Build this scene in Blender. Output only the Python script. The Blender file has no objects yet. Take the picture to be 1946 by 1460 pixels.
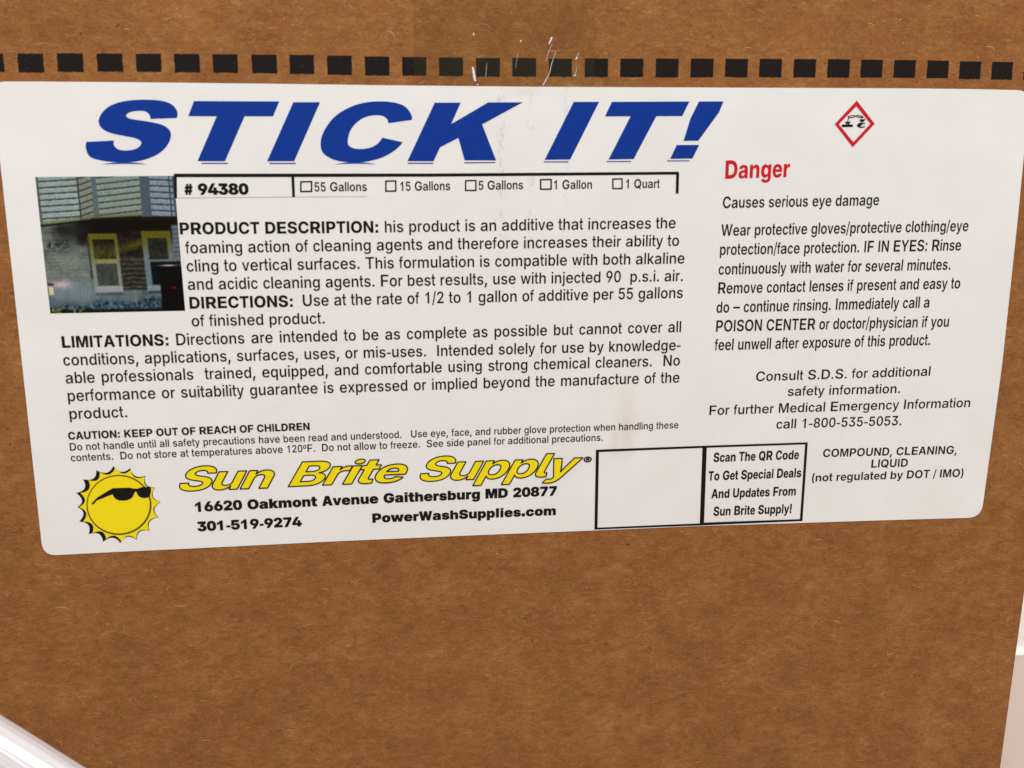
import bpy, math, random
from mathutils import Vector, Matrix
from mathutils.geometry import delaunay_2d_cdt

scene = bpy.context.scene
C = scene.collection
HZ = 0.30            # height of the label's centre above the table top (metres)

# ---------------------------------------------------------------- camera
CAM_F = 1995.05      # focal length in pixels of a 1946 px wide picture
CAM_T = (-0.03739, -0.05573, -0.25585)                  # x right, y down, z away from the viewer
CAM_R = ((0.99299384, -0.00446627, -0.11808166), (-0.02729783, 0.96358531, -0.26600411), (0.11496979, 0.26736381, 0.95671236))
cam_data = bpy.data.cameras.new('camera')
cam = bpy.data.objects.new('camera', cam_data)
C.objects.link(cam)
def fit_vec(v): return Vector((v[0], v[2], -v[1]))
rgt, upv, bck = fit_vec(CAM_R[0]), -fit_vec(CAM_R[1]), -fit_vec(CAM_R[2])
M4 = Matrix((rgt, upv, bck)).transposed().to_4x4()
M4.translation = fit_vec(CAM_T) + Vector((0, 0, HZ))
cam.matrix_world = M4
cam_data.sensor_width = 36.0
cam_data.lens = 36.0 * CAM_F / 1946.0
cam_data.clip_start = 0.01
cam_data.clip_end = 50
cam_data.dof.use_dof = True
cam_data.dof.focus_distance = 0.292
cam_data.dof.aperture_fstop = 22.0
scene.camera = cam

# ---------------------------------------------------------------- light: an indoor room with ceiling fixtures, plus one added lamp
world = bpy.data.worlds.new('World'); scene.world = world; world.use_nodes = True
bg = world.node_tree.nodes['Background']
bg.inputs[0].default_value = (1.0, 0.975, 0.955, 1); bg.inputs[1].default_value = 0.50
def lamp(name, loc, target, sx, sy, energy, col):
    l = bpy.data.lights.new(name, 'AREA'); l.shape = 'RECTANGLE'; l.size = sx; l.size_y = sy; l.energy = energy; l.color = col
    o = bpy.data.objects.new(name, l); C.objects.link(o); o.location = loc
    o.rotation_euler = (Vector(target) - Vector(loc)).to_track_quat('-Z', 'Y').to_euler()
    return o
lamp('overhead_light', (-0.55, -1.15, 1.75), (0, 0, 0.30), 1.2, 0.35, 21.0, (1.0, 0.985, 0.96))
lamp('overhead_light', (0.75, -0.90, 1.75), (0, 0, 0.30), 1.2, 0.35, 13.0, (1.0, 0.985, 0.96))
lamp('overhead_light', (0.10, 0.02, 1.95), (0.10, 0.05, 0), 1.2, 0.35, 12.0, (1.0, 0.99, 0.97))  # added lamp: brightens the wall and shifts the tube's highlight streak
scene.view_settings.view_transform = 'Standard'
scene.view_settings.look = 'None'
scene.view_settings.exposure = 0.0
scene.view_settings.gamma = 1.0
scene.render.resolution_x = 1024; scene.render.resolution_y = 768
scene.cycles.max_bounces = 8

SHAPES = {"title":[[[[-84.77,49.756],[-84.681,49.997],[-84.563,50.343],[-84.503,50.697],[-84.532,51.03],[-84.619,51.371],[-84.769,51.711],[-84.984,52.063],[-85.261,52.413],[-85.597,52.722],[-85.987,52.969],[-86.437,53.173],[-86.959,53.349],[-87.562,53.502],[-88.237,53.626],[-88.971,53.72],[-89.787,53.777],[-90.661,53.802],[-91.508,53.811],[-92.289,53.81],[-93.042,53.792],[-93.797,53.752],[-94.571,53.689],[-95.347,53.604],[-96.097,53.491],[-96.81,53.353],[-97.497,53.186],[-98.159,52.981],[-98.806,52.732],[-99.427,52.445],[-99.995,52.118],[-100.504,51.742],[-100.96,51.326],[-101.352,50.905],[-101.678,50.478],[-101.94,50.045],[-102.133,49.641],[-102.252,49.285],[-102.302,48.957],[-102.288,48.629],[-102.208,48.282],[-102.064,47.935],[-101.861,47.617],[-101.601,47.338],[-101.283,47.088],[-100.906,46.857],[-100.472,46.644],[-99.979,46.45],[-99.429,46.274],[-98.81,46.119],[-98.133,45.981],[-97.428,45.843],[-96.656,45.697],[-95.856,45.551],[-95.168,45.411],[-94.658,45.286],[-94.26,45.166],[-93.921,45.029],[-93.614,44.862],[-93.366,44.679],[-93.194,44.492],[-93.111,44.309],[-93.104,44.123],[-93.158,43.929],[-93.272,43.717],[-93.445,43.496],[-93.666,43.289],[-93.931,43.1],[-94.244,42.926],[-94.598,42.777],[-95.004,42.657],[-95.451,42.564],[-95.896,42.496],[-96.325,42.449],[-96.752,42.429],[-97.177,42.445],[-97.614,42.5],[-98.049,42.591],[-98.43,42.728],[-98.743,42.93],[-99.001,43.177],[-99.191,43.419],[-99.299,43.635],[-99.339,43.846],[-99.346,44.057],[-99.312,44.294],[-99.245,44.53],[-99.194,44.695],[-101.039,44.604],[-103.572,44.479],[-105.411,44.388],[-105.477,44.148],[-105.567,43.801],[-105.617,43.42],[-105.608,43.008],[-105.56,42.562],[-105.468,42.144],[-105.334,41.767],[-105.156,41.419],[-104.917,41.121],[-104.611,40.892],[-104.245,40.714],[-103.82,40.556],[-103.323,40.409],[-102.768,40.282],[-102.197,40.169],[-101.63,40.067],[-101.047,39.979],[-100.434,39.909],[-99.787,39.857],[-99.109,39.823],[-98.401,39.802],[-97.645,39.792],[-96.859,39.797],[-96.099,39.824],[-95.394,39.873],[-94.715,39.945],[-94.033,40.052],[-93.339,40.195],[-92.643,40.372],[-91.943,40.59],[-91.221,40.853],[-90.495,41.156],[-89.825,41.488],[-89.229,41.85],[-88.688,42.24],[-88.203,42.644],[-87.774,43.063],[-87.402,43.496],[-87.087,43.928],[-86.831,44.361],[-86.634,44.793],[-86.485,45.21],[-86.38,45.614],[-86.324,46.002],[-86.33,46.362],[-86.401,46.684],[-86.534,46.977],[-86.731,47.256],[-86.998,47.529],[-87.328,47.789],[-87.703,48.019],[-88.097,48.21],[-88.536,48.373],[-89.074,48.526],[-89.754,48.677],[-90.534,48.818],[-91.341,48.954],[-92.205,49.088],[-93.097,49.216],[-93.861,49.33],[-94.431,49.42],[-94.875,49.496],[-95.242,49.58],[-95.544,49.677],[-95.77,49.783],[-95.929,49.908],[-96.029,50.063],[-96.063,50.238],[-96.019,50.414],[-95.88,50.59],[-95.662,50.767],[-95.397,50.921],[-95.096,51.045],[-94.748,51.146],[-94.359,51.227],[-93.908,51.293],[-93.415,51.34],[-92.952,51.358],[-92.539,51.347],[-92.155,51.308],[-91.816,51.235],[-91.528,51.122],[-91.283,50.976],[-91.083,50.806],[-90.932,50.611],[-90.824,50.392],[-90.745,50.174],[-90.696,49.939],[-90.674,49.704],[-90.662,49.54],[-88.919,49.604],[-86.519,49.692]]],[[[-80.634,53.549],[-61.283,53.544],[-62.851,50.188],[-69.37,50.173],[-74.416,39.989],[-80.696,40.002],[-75.702,50.159],[-82.128,50.194]]],[[[-58.061,53.376],[-51.901,53.398],[-58.489,39.955],[-64.749,39.968]]],[[[-30.628,49.453],[-30.609,49.635],[-30.589,49.898],[-30.612,50.182],[-30.695,50.466],[-30.822,50.771],[-30.993,51.09],[-31.207,51.436],[-31.466,51.795],[-31.77,52.125],[-32.118,52.414],[-32.512,52.673],[-32.951,52.898],[-33.439,53.083],[-33.972,53.233],[-34.535,53.358],[-35.133,53.457],[-35.761,53.53],[-36.389,53.583],[-36.997,53.617],[-37.605,53.631],[-38.243,53.628],[-38.931,53.612],[-39.647,53.579],[-40.364,53.517],[-41.072,53.425],[-41.781,53.305],[-42.49,53.15],[-43.201,52.96],[-43.912,52.737],[-44.624,52.473],[-45.343,52.169],[-46.063,51.824],[-46.77,51.437],[-47.474,51.001],[-48.165,50.521],[-48.799,50.014],[-49.356,49.477],[-49.856,48.911],[-50.313,48.331],[-50.734,47.736],[-51.113,47.127],[-51.439,46.517],[-51.714,45.901],[-51.936,45.286],[-52.093,44.698],[-52.175,44.144],[-52.192,43.618],[-52.157,43.135],[-52.08,42.705],[-51.952,42.317],[-51.755,41.959],[-51.475,41.627],[-51.127,41.324],[-50.733,41.041],[-50.301,40.771],[-49.825,40.522],[-49.302,40.304],[-48.728,40.122],[-48.109,39.973],[-47.458,39.853],[-46.771,39.762],[-46.053,39.701],[-45.334,39.663],[-44.623,39.647],[-43.911,39.654],[-43.198,39.685],[-42.484,39.736],[-41.769,39.81],[-41.052,39.917],[-40.334,40.058],[-39.615,40.231],[-38.894,40.44],[-38.163,40.683],[-37.43,40.962],[-36.726,41.279],[-36.04,41.658],[-35.383,42.074],[-34.816,42.462],[-34.379,42.788],[-34.031,43.084],[-33.72,43.381],[-33.409,43.722],[-33.134,44.062],[-32.946,44.3],[-34.352,44.612],[-36.282,45.039],[-37.683,45.35],[-37.889,45.071],[-38.187,44.675],[-38.514,44.303],[-38.854,43.994],[-39.224,43.709],[-39.607,43.465],[-39.993,43.272],[-40.394,43.12],[-40.823,42.994],[-41.29,42.888],[-41.787,42.809],[-42.297,42.759],[-42.84,42.74],[-43.398,42.749],[-43.894,42.787],[-44.298,42.854],[-44.642,42.949],[-44.949,43.076],[-45.235,43.239],[-45.486,43.434],[-45.673,43.652],[-45.783,43.874],[-45.83,44.119],[-45.831,44.436],[-45.788,44.866],[-45.699,45.368],[-45.568,45.87],[-45.402,46.352],[-45.195,46.834],[-44.935,47.301],[-44.616,47.751],[-44.245,48.187],[-43.831,48.6],[-43.367,48.997],[-42.859,49.371],[-42.338,49.691],[-41.815,49.941],[-41.279,50.137],[-40.729,50.289],[-40.151,50.402],[-39.559,50.471],[-38.998,50.5],[-38.469,50.49],[-37.971,50.44],[-37.541,50.348],[-37.201,50.205],[-36.929,50.021],[-36.704,49.831],[-36.524,49.646],[-36.391,49.455],[-36.294,49.261],[-36.237,49.041],[-36.215,48.819],[-36.204,48.663],[-34.554,48.897],[-32.282,49.219]]],[[[-25.193,53.39],[-19.066,53.411],[-21.37,48.501],[-12.527,53.486],[-4.23,53.541],[-14.001,48.432],[-10.686,40.029],[-18.271,40.048],[-19.707,45.296],[-24.102,43.109],[-25.7,39.88],[-31.919,39.895]]],[[[8.046,53.689],[14.248,53.71],[7.379,40.197],[1.114,40.133]]],[[[17.39,53.721],[36.526,53.867],[34.861,50.445],[28.407,50.406],[23.073,40.264],[16.832,40.173],[22.021,50.367],[15.728,50.328]]],[[[38.939,53.876],[45.067,53.924],[44.089,51.403],[39.135,44.603],[35.418,44.578],[36.956,49.913]],[[33.742,43.578],[39.406,43.599],[37.818,40.362],[32.178,40.267]]]],"reflection":[[[-102.265,39.321],[-101.257,39.504],[-100.251,39.646],[-99.248,39.747],[-98.247,39.807],[-97.249,39.826],[-96.254,39.804],[-95.26,39.74],[-94.269,39.635],[-93.28,39.489],[-92.294,39.301],[-92.295,39.288],[-93.292,39.336],[-94.289,39.374],[-95.286,39.402],[-96.283,39.42],[-97.28,39.427],[-98.277,39.424],[-99.274,39.41],[-100.272,39.386],[-101.269,39.352],[-102.266,39.308]],[[-79.891,39.637],[-73.787,39.624],[-73.802,39.364],[-79.778,39.377]],[[-64.331,39.594],[-58.193,39.58],[-58.08,39.299],[-64.158,39.314]],[[-48.946,39.199],[-47.994,39.386],[-47.044,39.531],[-46.095,39.634],[-45.146,39.695],[-44.198,39.713],[-43.251,39.69],[-42.305,39.624],[-41.359,39.517],[-40.413,39.366],[-39.468,39.174],[-39.468,39.16],[-40.418,39.22],[-41.367,39.267],[-42.315,39.301],[-43.263,39.322],[-44.211,39.331],[-45.159,39.327],[-46.106,39.311],[-47.053,39.282],[-48.0,39.24],[-48.946,39.185]],[[-31.927,39.551],[-25.706,39.534],[-25.792,39.269],[-31.853,39.285]],[[-18.412,39.622],[-10.825,39.655],[-10.963,39.414],[-18.333,39.355]],[[0.839,39.757],[6.966,39.767],[6.886,39.498],[0.924,39.515]],[[16.305,39.795],[22.519,39.805],[22.413,39.561],[16.423,39.551]],[[31.39,39.916],[37.06,39.927],[36.984,39.681],[31.513,39.67]]],"header":[[[-86.235,37.143],[-26.242,36.971],[34.431,37.157],[34.589,36.521],[-26.254,36.278],[-85.689,36.382],[-85.776,34.764],[-85.95,31.575],[-86.469,31.541],[-86.4,34.767]],[[-59.28,36.481],[-58.668,36.479],[-58.699,31.624],[-59.29,31.603]],[[33.866,36.613],[34.576,36.852],[34.624,31.921],[33.957,31.887]]],"thin":[[[-86.018,31.624],[-59.262,31.677],[-59.266,31.591],[-86.025,31.526]],[[-58.77,31.686],[-41.792,31.695],[-41.794,31.633],[-58.774,31.6]]],"checks":[[[[-57.287,35.313],[-54.495,35.362],[-54.605,32.795],[-57.403,32.774]],[[-57.017,35.03],[-54.79,35.081],[-54.877,33.08],[-57.107,33.055]]],[[[-37.3,35.385],[-34.661,35.436],[-34.728,32.772],[-37.373,32.749]],[[-37.021,35.1],[-34.956,35.153],[-35.009,33.059],[-37.077,33.033]]],[[[-18.208,35.399],[-15.461,35.448],[-15.481,32.824],[-18.234,32.802]],[[-17.932,35.123],[-15.744,35.175],[-15.759,33.101],[-17.951,33.076]]],[[[0.01,35.552],[2.879,35.602],[2.905,33.019],[0.029,32.998]],[[0.309,35.262],[2.584,35.314],[2.604,33.311],[0.324,33.286]]],[[[17.875,35.62],[20.435,35.671],[20.504,33.056],[17.937,33.033]],[[18.157,35.353],[20.165,35.407],[20.22,33.325],[18.207,33.298]]]],"codeframe":[[[[15.643,-34.368],[44.906,-34.25],[45.807,-57.154],[15.962,-57.133]],[[16.374,-34.938],[44.34,-34.745],[44.929,-56.65],[16.678,-56.701]]]],"textframe":[[[[44.74,-34.244],[73.122,-34.182],[73.61,-56.952],[45.637,-57.147]],[[45.433,-34.747],[72.521,-34.647],[72.948,-56.458],[45.999,-56.441]]]],"logo_yellow":[[[[-105.596,-34.159],[-105.269,-34.829],[-104.909,-35.34],[-104.518,-35.692],[-104.095,-35.883],[-103.641,-35.914],[-103.155,-35.784],[-102.637,-35.493],[-102.089,-35.042],[-101.993,-35.758],[-101.808,-36.337],[-101.535,-36.779],[-101.173,-37.084],[-100.723,-37.252],[-100.184,-37.282],[-99.557,-37.174],[-98.841,-36.928],[-99.05,-37.66],[-99.126,-38.298],[-99.069,-38.841],[-98.879,-39.29],[-98.555,-39.644],[-98.097,-39.902],[-97.505,-40.066],[-96.78,-40.134],[-97.215,-40.739],[-97.491,-41.309],[-97.608,-41.843],[-97.566,-42.341],[-97.364,-42.804],[-97.002,-43.232],[-96.48,-43.624],[-95.797,-43.981],[-96.472,-44.373],[-96.987,-44.797],[-97.341,-45.25],[-97.535,-45.734],[-97.568,-46.249],[-97.441,-46.796],[-97.153,-47.374],[-96.703,-47.983],[-97.468,-48.096],[-98.1,-48.303],[-98.6,-48.605],[-98.966,-49.002],[-99.2,-49.494],[-99.301,-50.082],[-99.269,-50.765],[-99.104,-51.546],[-99.816,-51.308],[-100.443,-51.214],[-100.985,-51.264],[-101.443,-51.457],[-101.816,-51.793],[-102.106,-52.273],[-102.312,-52.897],[-102.434,-53.667],[-102.97,-53.157],[-103.479,-52.815],[-103.962,-52.641],[-104.42,-52.633],[-104.852,-52.791],[-105.258,-53.116],[-105.639,-53.608],[-105.995,-54.268],[-106.331,-53.561],[-106.702,-53.018],[-107.109,-52.639],[-107.552,-52.422],[-108.03,-52.367],[-108.544,-52.474],[-109.094,-52.743],[-109.68,-53.174],[-109.739,-52.468],[-109.892,-51.901],[-110.137,-51.472],[-110.475,-51.18],[-110.906,-51.026],[-111.43,-51.009],[-112.047,-51.129],[-112.757,-51.386],[-112.528,-50.651],[-112.434,-50.011],[-112.476,-49.466],[-112.654,-49.017],[-112.966,-48.662],[-113.414,-48.402],[-113.996,-48.237],[-114.713,-48.165],[-114.236,-47.557],[-113.915,-46.982],[-113.751,-46.442],[-113.743,-45.937],[-113.891,-45.467],[-114.195,-45.031],[-114.655,-44.629],[-115.269,-44.263],[-114.644,-43.902],[-114.174,-43.51],[-113.858,-43.089],[-113.697,-42.637],[-113.692,-42.157],[-113.84,-41.646],[-114.144,-41.107],[-114.601,-40.539],[-113.868,-40.437],[-113.264,-40.246],[-112.791,-39.965],[-112.448,-39.596],[-112.235,-39.139],[-112.153,-38.593],[-112.201,-37.96],[-112.379,-37.24],[-111.714,-37.458],[-111.135,-37.543],[-110.643,-37.496],[-110.238,-37.316],[-109.92,-37.003],[-109.691,-36.559],[-109.549,-35.982],[-109.494,-35.274],[-108.901,-35.688],[-108.338,-35.944],[-107.804,-36.042],[-107.301,-35.982],[-106.828,-35.763],[-106.386,-35.386],[-105.975,-34.851]]]],"logo_black":[[[[-106.152,-33.86],[-105.742,-34.486],[-105.308,-34.959],[-104.849,-35.277],[-104.366,-35.442],[-103.858,-35.451],[-103.326,-35.306],[-102.771,-35.007],[-102.192,-34.552],[-102.044,-35.288],[-101.814,-35.892],[-101.502,-36.364],[-101.107,-36.704],[-100.631,-36.912],[-100.072,-36.987],[-99.431,-36.929],[-98.707,-36.738],[-98.891,-37.464],[-98.95,-38.1],[-98.883,-38.646],[-98.691,-39.102],[-98.374,-39.468],[-97.931,-39.744],[-97.362,-39.93],[-96.667,-40.024],[-97.065,-40.637],[-97.313,-41.217],[-97.413,-41.763],[-97.363,-42.275],[-97.164,-42.753],[-96.814,-43.198],[-96.314,-43.61],[-95.663,-43.987],[-96.3,-44.393],[-96.786,-44.827],[-97.121,-45.289],[-97.305,-45.781],[-97.338,-46.302],[-97.22,-46.852],[-96.95,-47.433],[-96.528,-48.043],[-97.272,-48.18],[-97.89,-48.406],[-98.382,-48.721],[-98.749,-49.124],[-98.991,-49.618],[-99.107,-50.201],[-99.098,-50.874],[-98.963,-51.638],[-99.667,-51.444],[-100.292,-51.385],[-100.836,-51.461],[-101.3,-51.672],[-101.685,-52.019],[-101.99,-52.501],[-102.216,-53.119],[-102.363,-53.874],[-102.942,-53.401],[-103.499,-53.088],[-104.034,-52.933],[-104.548,-52.937],[-105.04,-53.098],[-105.512,-53.417],[-105.962,-53.895],[-106.393,-54.531],[-106.757,-53.902],[-107.163,-53.433],[-107.612,-53.123],[-108.103,-52.972],[-108.637,-52.979],[-109.214,-53.144],[-109.834,-53.468],[-110.497,-53.949],[-110.552,-53.187],[-110.707,-52.562],[-110.963,-52.074],[-111.319,-51.721],[-111.775,-51.504],[-112.331,-51.422],[-112.987,-51.475],[-113.743,-51.663],[-113.488,-50.908],[-113.375,-50.244],[-113.402,-49.67],[-113.569,-49.186],[-113.876,-48.792],[-114.323,-48.488],[-114.909,-48.273],[-115.635,-48.147],[-115.101,-47.548],[-114.722,-46.98],[-114.498,-46.444],[-114.43,-45.94],[-114.517,-45.467],[-114.758,-45.026],[-115.155,-44.617],[-115.705,-44.24],[-115.153,-43.866],[-114.755,-43.463],[-114.512,-43.032],[-114.423,-42.573],[-114.489,-42.085],[-114.709,-41.57],[-115.084,-41.027],[-115.611,-40.457],[-114.877,-40.319],[-114.28,-40.096],[-113.82,-39.789],[-113.499,-39.397],[-113.315,-38.92],[-113.269,-38.36],[-113.361,-37.716],[-113.591,-36.99],[-112.837,-37.157],[-112.178,-37.195],[-111.615,-37.105],[-111.148,-36.886],[-110.777,-36.538],[-110.502,-36.061],[-110.324,-35.457],[-110.242,-34.725],[-109.598,-35.151],[-108.991,-35.425],[-108.422,-35.547],[-107.891,-35.515],[-107.398,-35.331],[-106.944,-34.993],[-106.529,-34.503]]]],"logo_ring":[[[[-97.904,-44.587],[-98.062,-45.643],[-98.353,-46.677],[-98.771,-47.67],[-99.31,-48.604],[-99.96,-49.463],[-100.71,-50.231],[-101.547,-50.895],[-102.456,-51.444],[-103.422,-51.866],[-104.426,-52.156],[-105.452,-52.308],[-106.482,-52.319],[-107.497,-52.189],[-108.48,-51.922],[-109.414,-51.522],[-110.283,-50.997],[-111.072,-50.356],[-111.767,-49.612],[-112.357,-48.776],[-112.833,-47.864],[-113.186,-46.891],[-113.412,-45.875],[-113.506,-44.833],[-113.467,-43.783],[-113.297,-42.741],[-112.998,-41.727],[-112.576,-40.756],[-112.039,-39.844],[-111.394,-39.007],[-110.654,-38.258],[-109.831,-37.611],[-108.938,-37.074],[-107.99,-36.658],[-107.003,-36.369],[-105.994,-36.213],[-104.979,-36.191],[-103.976,-36.305],[-103.0,-36.553],[-102.07,-36.932],[-101.2,-37.434],[-100.405,-38.053],[-99.7,-38.778],[-99.096,-39.598],[-98.604,-40.498],[-98.234,-41.463],[-97.99,-42.479],[-97.88,-43.526]],[[-98.298,-44.5],[-98.45,-45.507],[-98.728,-46.491],[-99.129,-47.437],[-99.645,-48.326],[-100.267,-49.144],[-100.985,-49.876],[-101.787,-50.508],[-102.658,-51.03],[-103.582,-51.433],[-104.544,-51.709],[-105.527,-51.853],[-106.513,-51.863],[-107.486,-51.74],[-108.428,-51.486],[-109.323,-51.105],[-110.156,-50.605],[-110.912,-49.995],[-111.579,-49.285],[-112.146,-48.489],[-112.602,-47.62],[-112.942,-46.693],[-113.159,-45.725],[-113.249,-44.732],[-113.213,-43.73],[-113.051,-42.738],[-112.765,-41.77],[-112.361,-40.845],[-111.847,-39.975],[-111.229,-39.178],[-110.52,-38.464],[-109.731,-37.846],[-108.875,-37.335],[-107.967,-36.939],[-107.021,-36.664],[-106.053,-36.515],[-105.08,-36.495],[-104.118,-36.604],[-103.183,-36.841],[-102.291,-37.202],[-101.457,-37.682],[-100.696,-38.272],[-100.02,-38.964],[-99.441,-39.745],[-98.97,-40.603],[-98.614,-41.524],[-98.381,-42.491],[-98.275,-43.489]]]],"glasses":[[[[-112.079,-43.806],[-111.724,-43.627],[-110.873,-42.719],[-108.894,-41.967],[-106.99,-41.243],[-106.825,-41.825],[-106.374,-42.504],[-105.749,-42.914],[-104.733,-43.081],[-103.694,-43.018],[-102.777,-42.686],[-102.13,-42.059],[-101.755,-41.174],[-101.531,-40.823],[-101.237,-40.838],[-101.107,-41.37],[-100.797,-42.043],[-100.244,-42.483],[-99.521,-42.684],[-98.62,-42.564],[-98.068,-42.179],[-97.761,-41.205],[-97.618,-40.225],[-97.86,-39.77],[-99.403,-39.647],[-100.455,-39.842],[-100.918,-40.066],[-101.795,-39.974],[-102.802,-39.697],[-104.271,-39.659],[-106.767,-39.652],[-108.001,-40.294],[-110.645,-41.879],[-111.453,-42.657],[-112.218,-43.437]]]],"diamond":[[[[79.148,54.259],[84.247,48.664],[78.931,42.967],[73.796,48.568]],[[79.142,52.893],[83.112,48.663],[78.973,44.222],[74.869,48.569]]]],"symbol":[[[[75.681,48.474],[78.526,48.477],[78.566,47.931],[75.724,47.872]]],[[[77.07,50.48],[78.722,50.798],[79.114,50.532],[78.868,50.207],[77.335,49.937],[77.131,50.194]],[[77.404,50.424],[78.631,50.626],[78.896,50.531],[78.7,50.378],[77.422,50.166]]],[[[79.145,50.532],[79.495,50.838],[81.106,50.488],[81.108,50.039],[80.011,50.151],[79.275,50.303]],[[79.362,50.532],[79.56,50.666],[80.819,50.449],[80.829,50.315],[79.474,50.418]]],[[[77.151,49.918],[77.337,49.918],[77.272,49.364],[77.097,49.364]]],[[[76.451,49.287],[76.879,49.077],[77.123,49.288],[77.396,49.078],[77.845,49.308],[77.639,48.572],[77.329,48.571],[77.16,48.762],[77.018,48.571],[76.76,48.571]]],[[[80.215,49.483],[80.298,49.77],[80.571,49.579],[80.751,49.962],[81.083,49.675],[81.709,49.915],[81.43,49.197],[80.709,49.12],[80.44,49.244]]],[[[79.573,48.334],[80.009,48.765],[80.617,48.957],[81.455,48.862],[81.765,48.604],[81.052,48.69],[80.801,48.575],[81.132,48.316],[80.767,48.335],[80.418,48.143],[80.693,47.932],[81.315,47.952],[81.772,48.096],[81.586,47.799],[80.815,47.683],[80.186,47.76],[79.802,48.047]]]],"picture":[[-117.448,36.486],[-86.267,36.674],[-85.958,4.829],[-117.056,4.754]],"outline":[[-122.235,57.655],[-119.394,57.67],[-116.47,57.686],[-113.334,57.681],[-110.191,57.676],[-107.042,57.672],[-103.887,57.667],[-100.725,57.662],[-97.556,57.658],[-94.38,57.653],[-91.385,57.637],[-88.383,57.62],[-85.374,57.604],[-82.359,57.588],[-79.338,57.571],[-76.309,57.555],[-73.274,57.538],[-70.231,57.522],[-67.182,57.505],[-64.192,57.484],[-61.194,57.462],[-58.19,57.44],[-55.178,57.418],[-52.159,57.396],[-49.133,57.374],[-46.099,57.352],[-43.057,57.33],[-40.007,57.308],[-36.95,57.285],[-33.884,57.27],[-30.81,57.255],[-27.727,57.24],[-24.637,57.225],[-21.538,57.21],[-18.43,57.194],[-15.314,57.179],[-12.189,57.164],[-9.055,57.148],[-5.912,57.133],[-2.55,57.133],[0.823,57.132],[4.207,57.132],[7.601,57.131],[11.006,57.131],[14.421,57.131],[17.848,57.13],[21.286,57.13],[24.736,57.13],[28.196,57.135],[31.669,57.14],[35.153,57.145],[38.649,57.15],[42.157,57.156],[45.677,57.161],[49.209,57.166],[52.754,57.171],[56.311,57.177],[59.881,57.181],[63.464,57.185],[67.059,57.189],[70.668,57.193],[74.29,57.197],[77.926,57.201],[81.575,57.205],[85.238,57.209],[88.914,57.214],[92.375,57.197],[95.849,57.181],[99.334,57.164],[102.833,57.147],[106.345,57.131],[109.869,57.114],[113.658,57.056],[117.463,56.997],[121.39,56.937],[122.527,56.828],[123.455,56.537],[124.176,56.066],[124.688,55.412],[124.991,54.576],[125.087,53.557],[125.063,50.185],[125.046,46.812],[125.036,43.421],[125.033,40.012],[125.04,36.451],[125.053,32.87],[125.074,29.267],[125.102,25.642],[125.093,21.859],[125.092,18.05],[125.098,14.216],[125.11,10.355],[125.13,6.467],[125.155,2.551],[125.187,-1.393],[125.226,-5.367],[125.27,-9.37],[125.32,-13.404],[125.257,-17.467],[125.199,-21.561],[125.145,-25.688],[125.096,-29.847],[125.051,-34.039],[125.002,-37.962],[124.956,-41.915],[124.913,-45.898],[124.874,-49.911],[124.855,-53.554],[124.74,-54.785],[124.407,-55.794],[123.855,-56.58],[123.086,-57.143],[122.098,-57.482],[120.892,-57.596],[116.545,-57.598],[112.406,-57.598],[108.274,-57.594],[104.147,-57.588],[100.027,-57.58],[95.814,-57.586],[91.609,-57.59],[87.412,-57.59],[83.221,-57.588],[79.039,-57.584],[75.063,-57.57],[71.095,-57.553],[67.135,-57.534],[63.184,-57.513],[59.24,-57.49],[55.306,-57.464],[51.38,-57.436],[47.464,-57.406],[43.557,-57.374],[39.489,-57.393],[35.431,-57.41],[31.384,-57.425],[27.347,-57.437],[23.322,-57.447],[19.307,-57.455],[15.304,-57.461],[11.72,-57.452],[8.147,-57.442],[4.582,-57.43],[1.028,-57.416],[-2.517,-57.401],[-6.051,-57.384],[-9.576,-57.366],[-13.091,-57.346],[-16.595,-57.325],[-20.089,-57.315],[-23.572,-57.303],[-27.045,-57.29],[-30.508,-57.275],[-33.96,-57.259],[-37.401,-57.242],[-40.832,-57.224],[-44.251,-57.204],[-47.66,-57.183],[-51.058,-57.161],[-54.531,-57.162],[-57.994,-57.161],[-61.444,-57.159],[-64.884,-57.156],[-68.311,-57.152],[-71.727,-57.146],[-75.131,-57.14],[-78.523,-57.132],[-81.904,-57.123],[-85.272,-57.113],[-88.629,-57.102],[-92.489,-57.072],[-96.332,-57.041],[-100.16,-57.008],[-103.971,-56.975],[-107.767,-56.94],[-111.293,-56.931],[-114.806,-56.922],[-118.306,-56.911],[-121.997,-56.899],[-122.994,-56.792],[-123.807,-56.479],[-124.433,-55.96],[-124.875,-55.237],[-125.132,-54.311],[-125.205,-53.182],[-125.153,-49.65],[-125.103,-46.075],[-125.056,-42.528],[-125.011,-39.01],[-124.97,-35.519],[-124.931,-32.055],[-124.896,-28.617],[-124.862,-25.252],[-124.831,-21.912],[-124.804,-18.596],[-124.779,-15.304],[-124.758,-12.035],[-124.739,-8.789],[-124.724,-5.564],[-124.712,-2.362],[-124.703,0.82],[-124.697,3.981],[-124.697,7.153],[-124.7,10.305],[-124.707,13.437],[-124.717,16.551],[-124.73,19.645],[-124.747,22.722],[-124.767,25.781],[-124.79,28.823],[-124.817,31.849],[-124.847,34.858],[-124.881,37.851],[-124.918,40.83],[-124.97,44.228],[-125.027,47.607],[-125.088,50.968],[-125.162,54.671],[-125.098,55.58],[-124.865,56.323],[-124.462,56.902],[-123.89,57.317],[-123.148,57.568]],"wrinkles":[{"p":[[-15.871,69.159],[-15.754,68.572]],"w":0.285},
{"p":[[-16.117,61.474],[-15.906,60.285],[-15.672,58.855],[-15.492,58.138]],"w":0.589},
{"p":[[-15.185,57.661],[-14.812,57.424]],"w":0.209},
{"p":[[-4.578,67.679],[-4.828,67.203]],"w":0.304},
{"p":[[2.752,68.403],[2.004,66.792]],"w":0.399},
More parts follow.
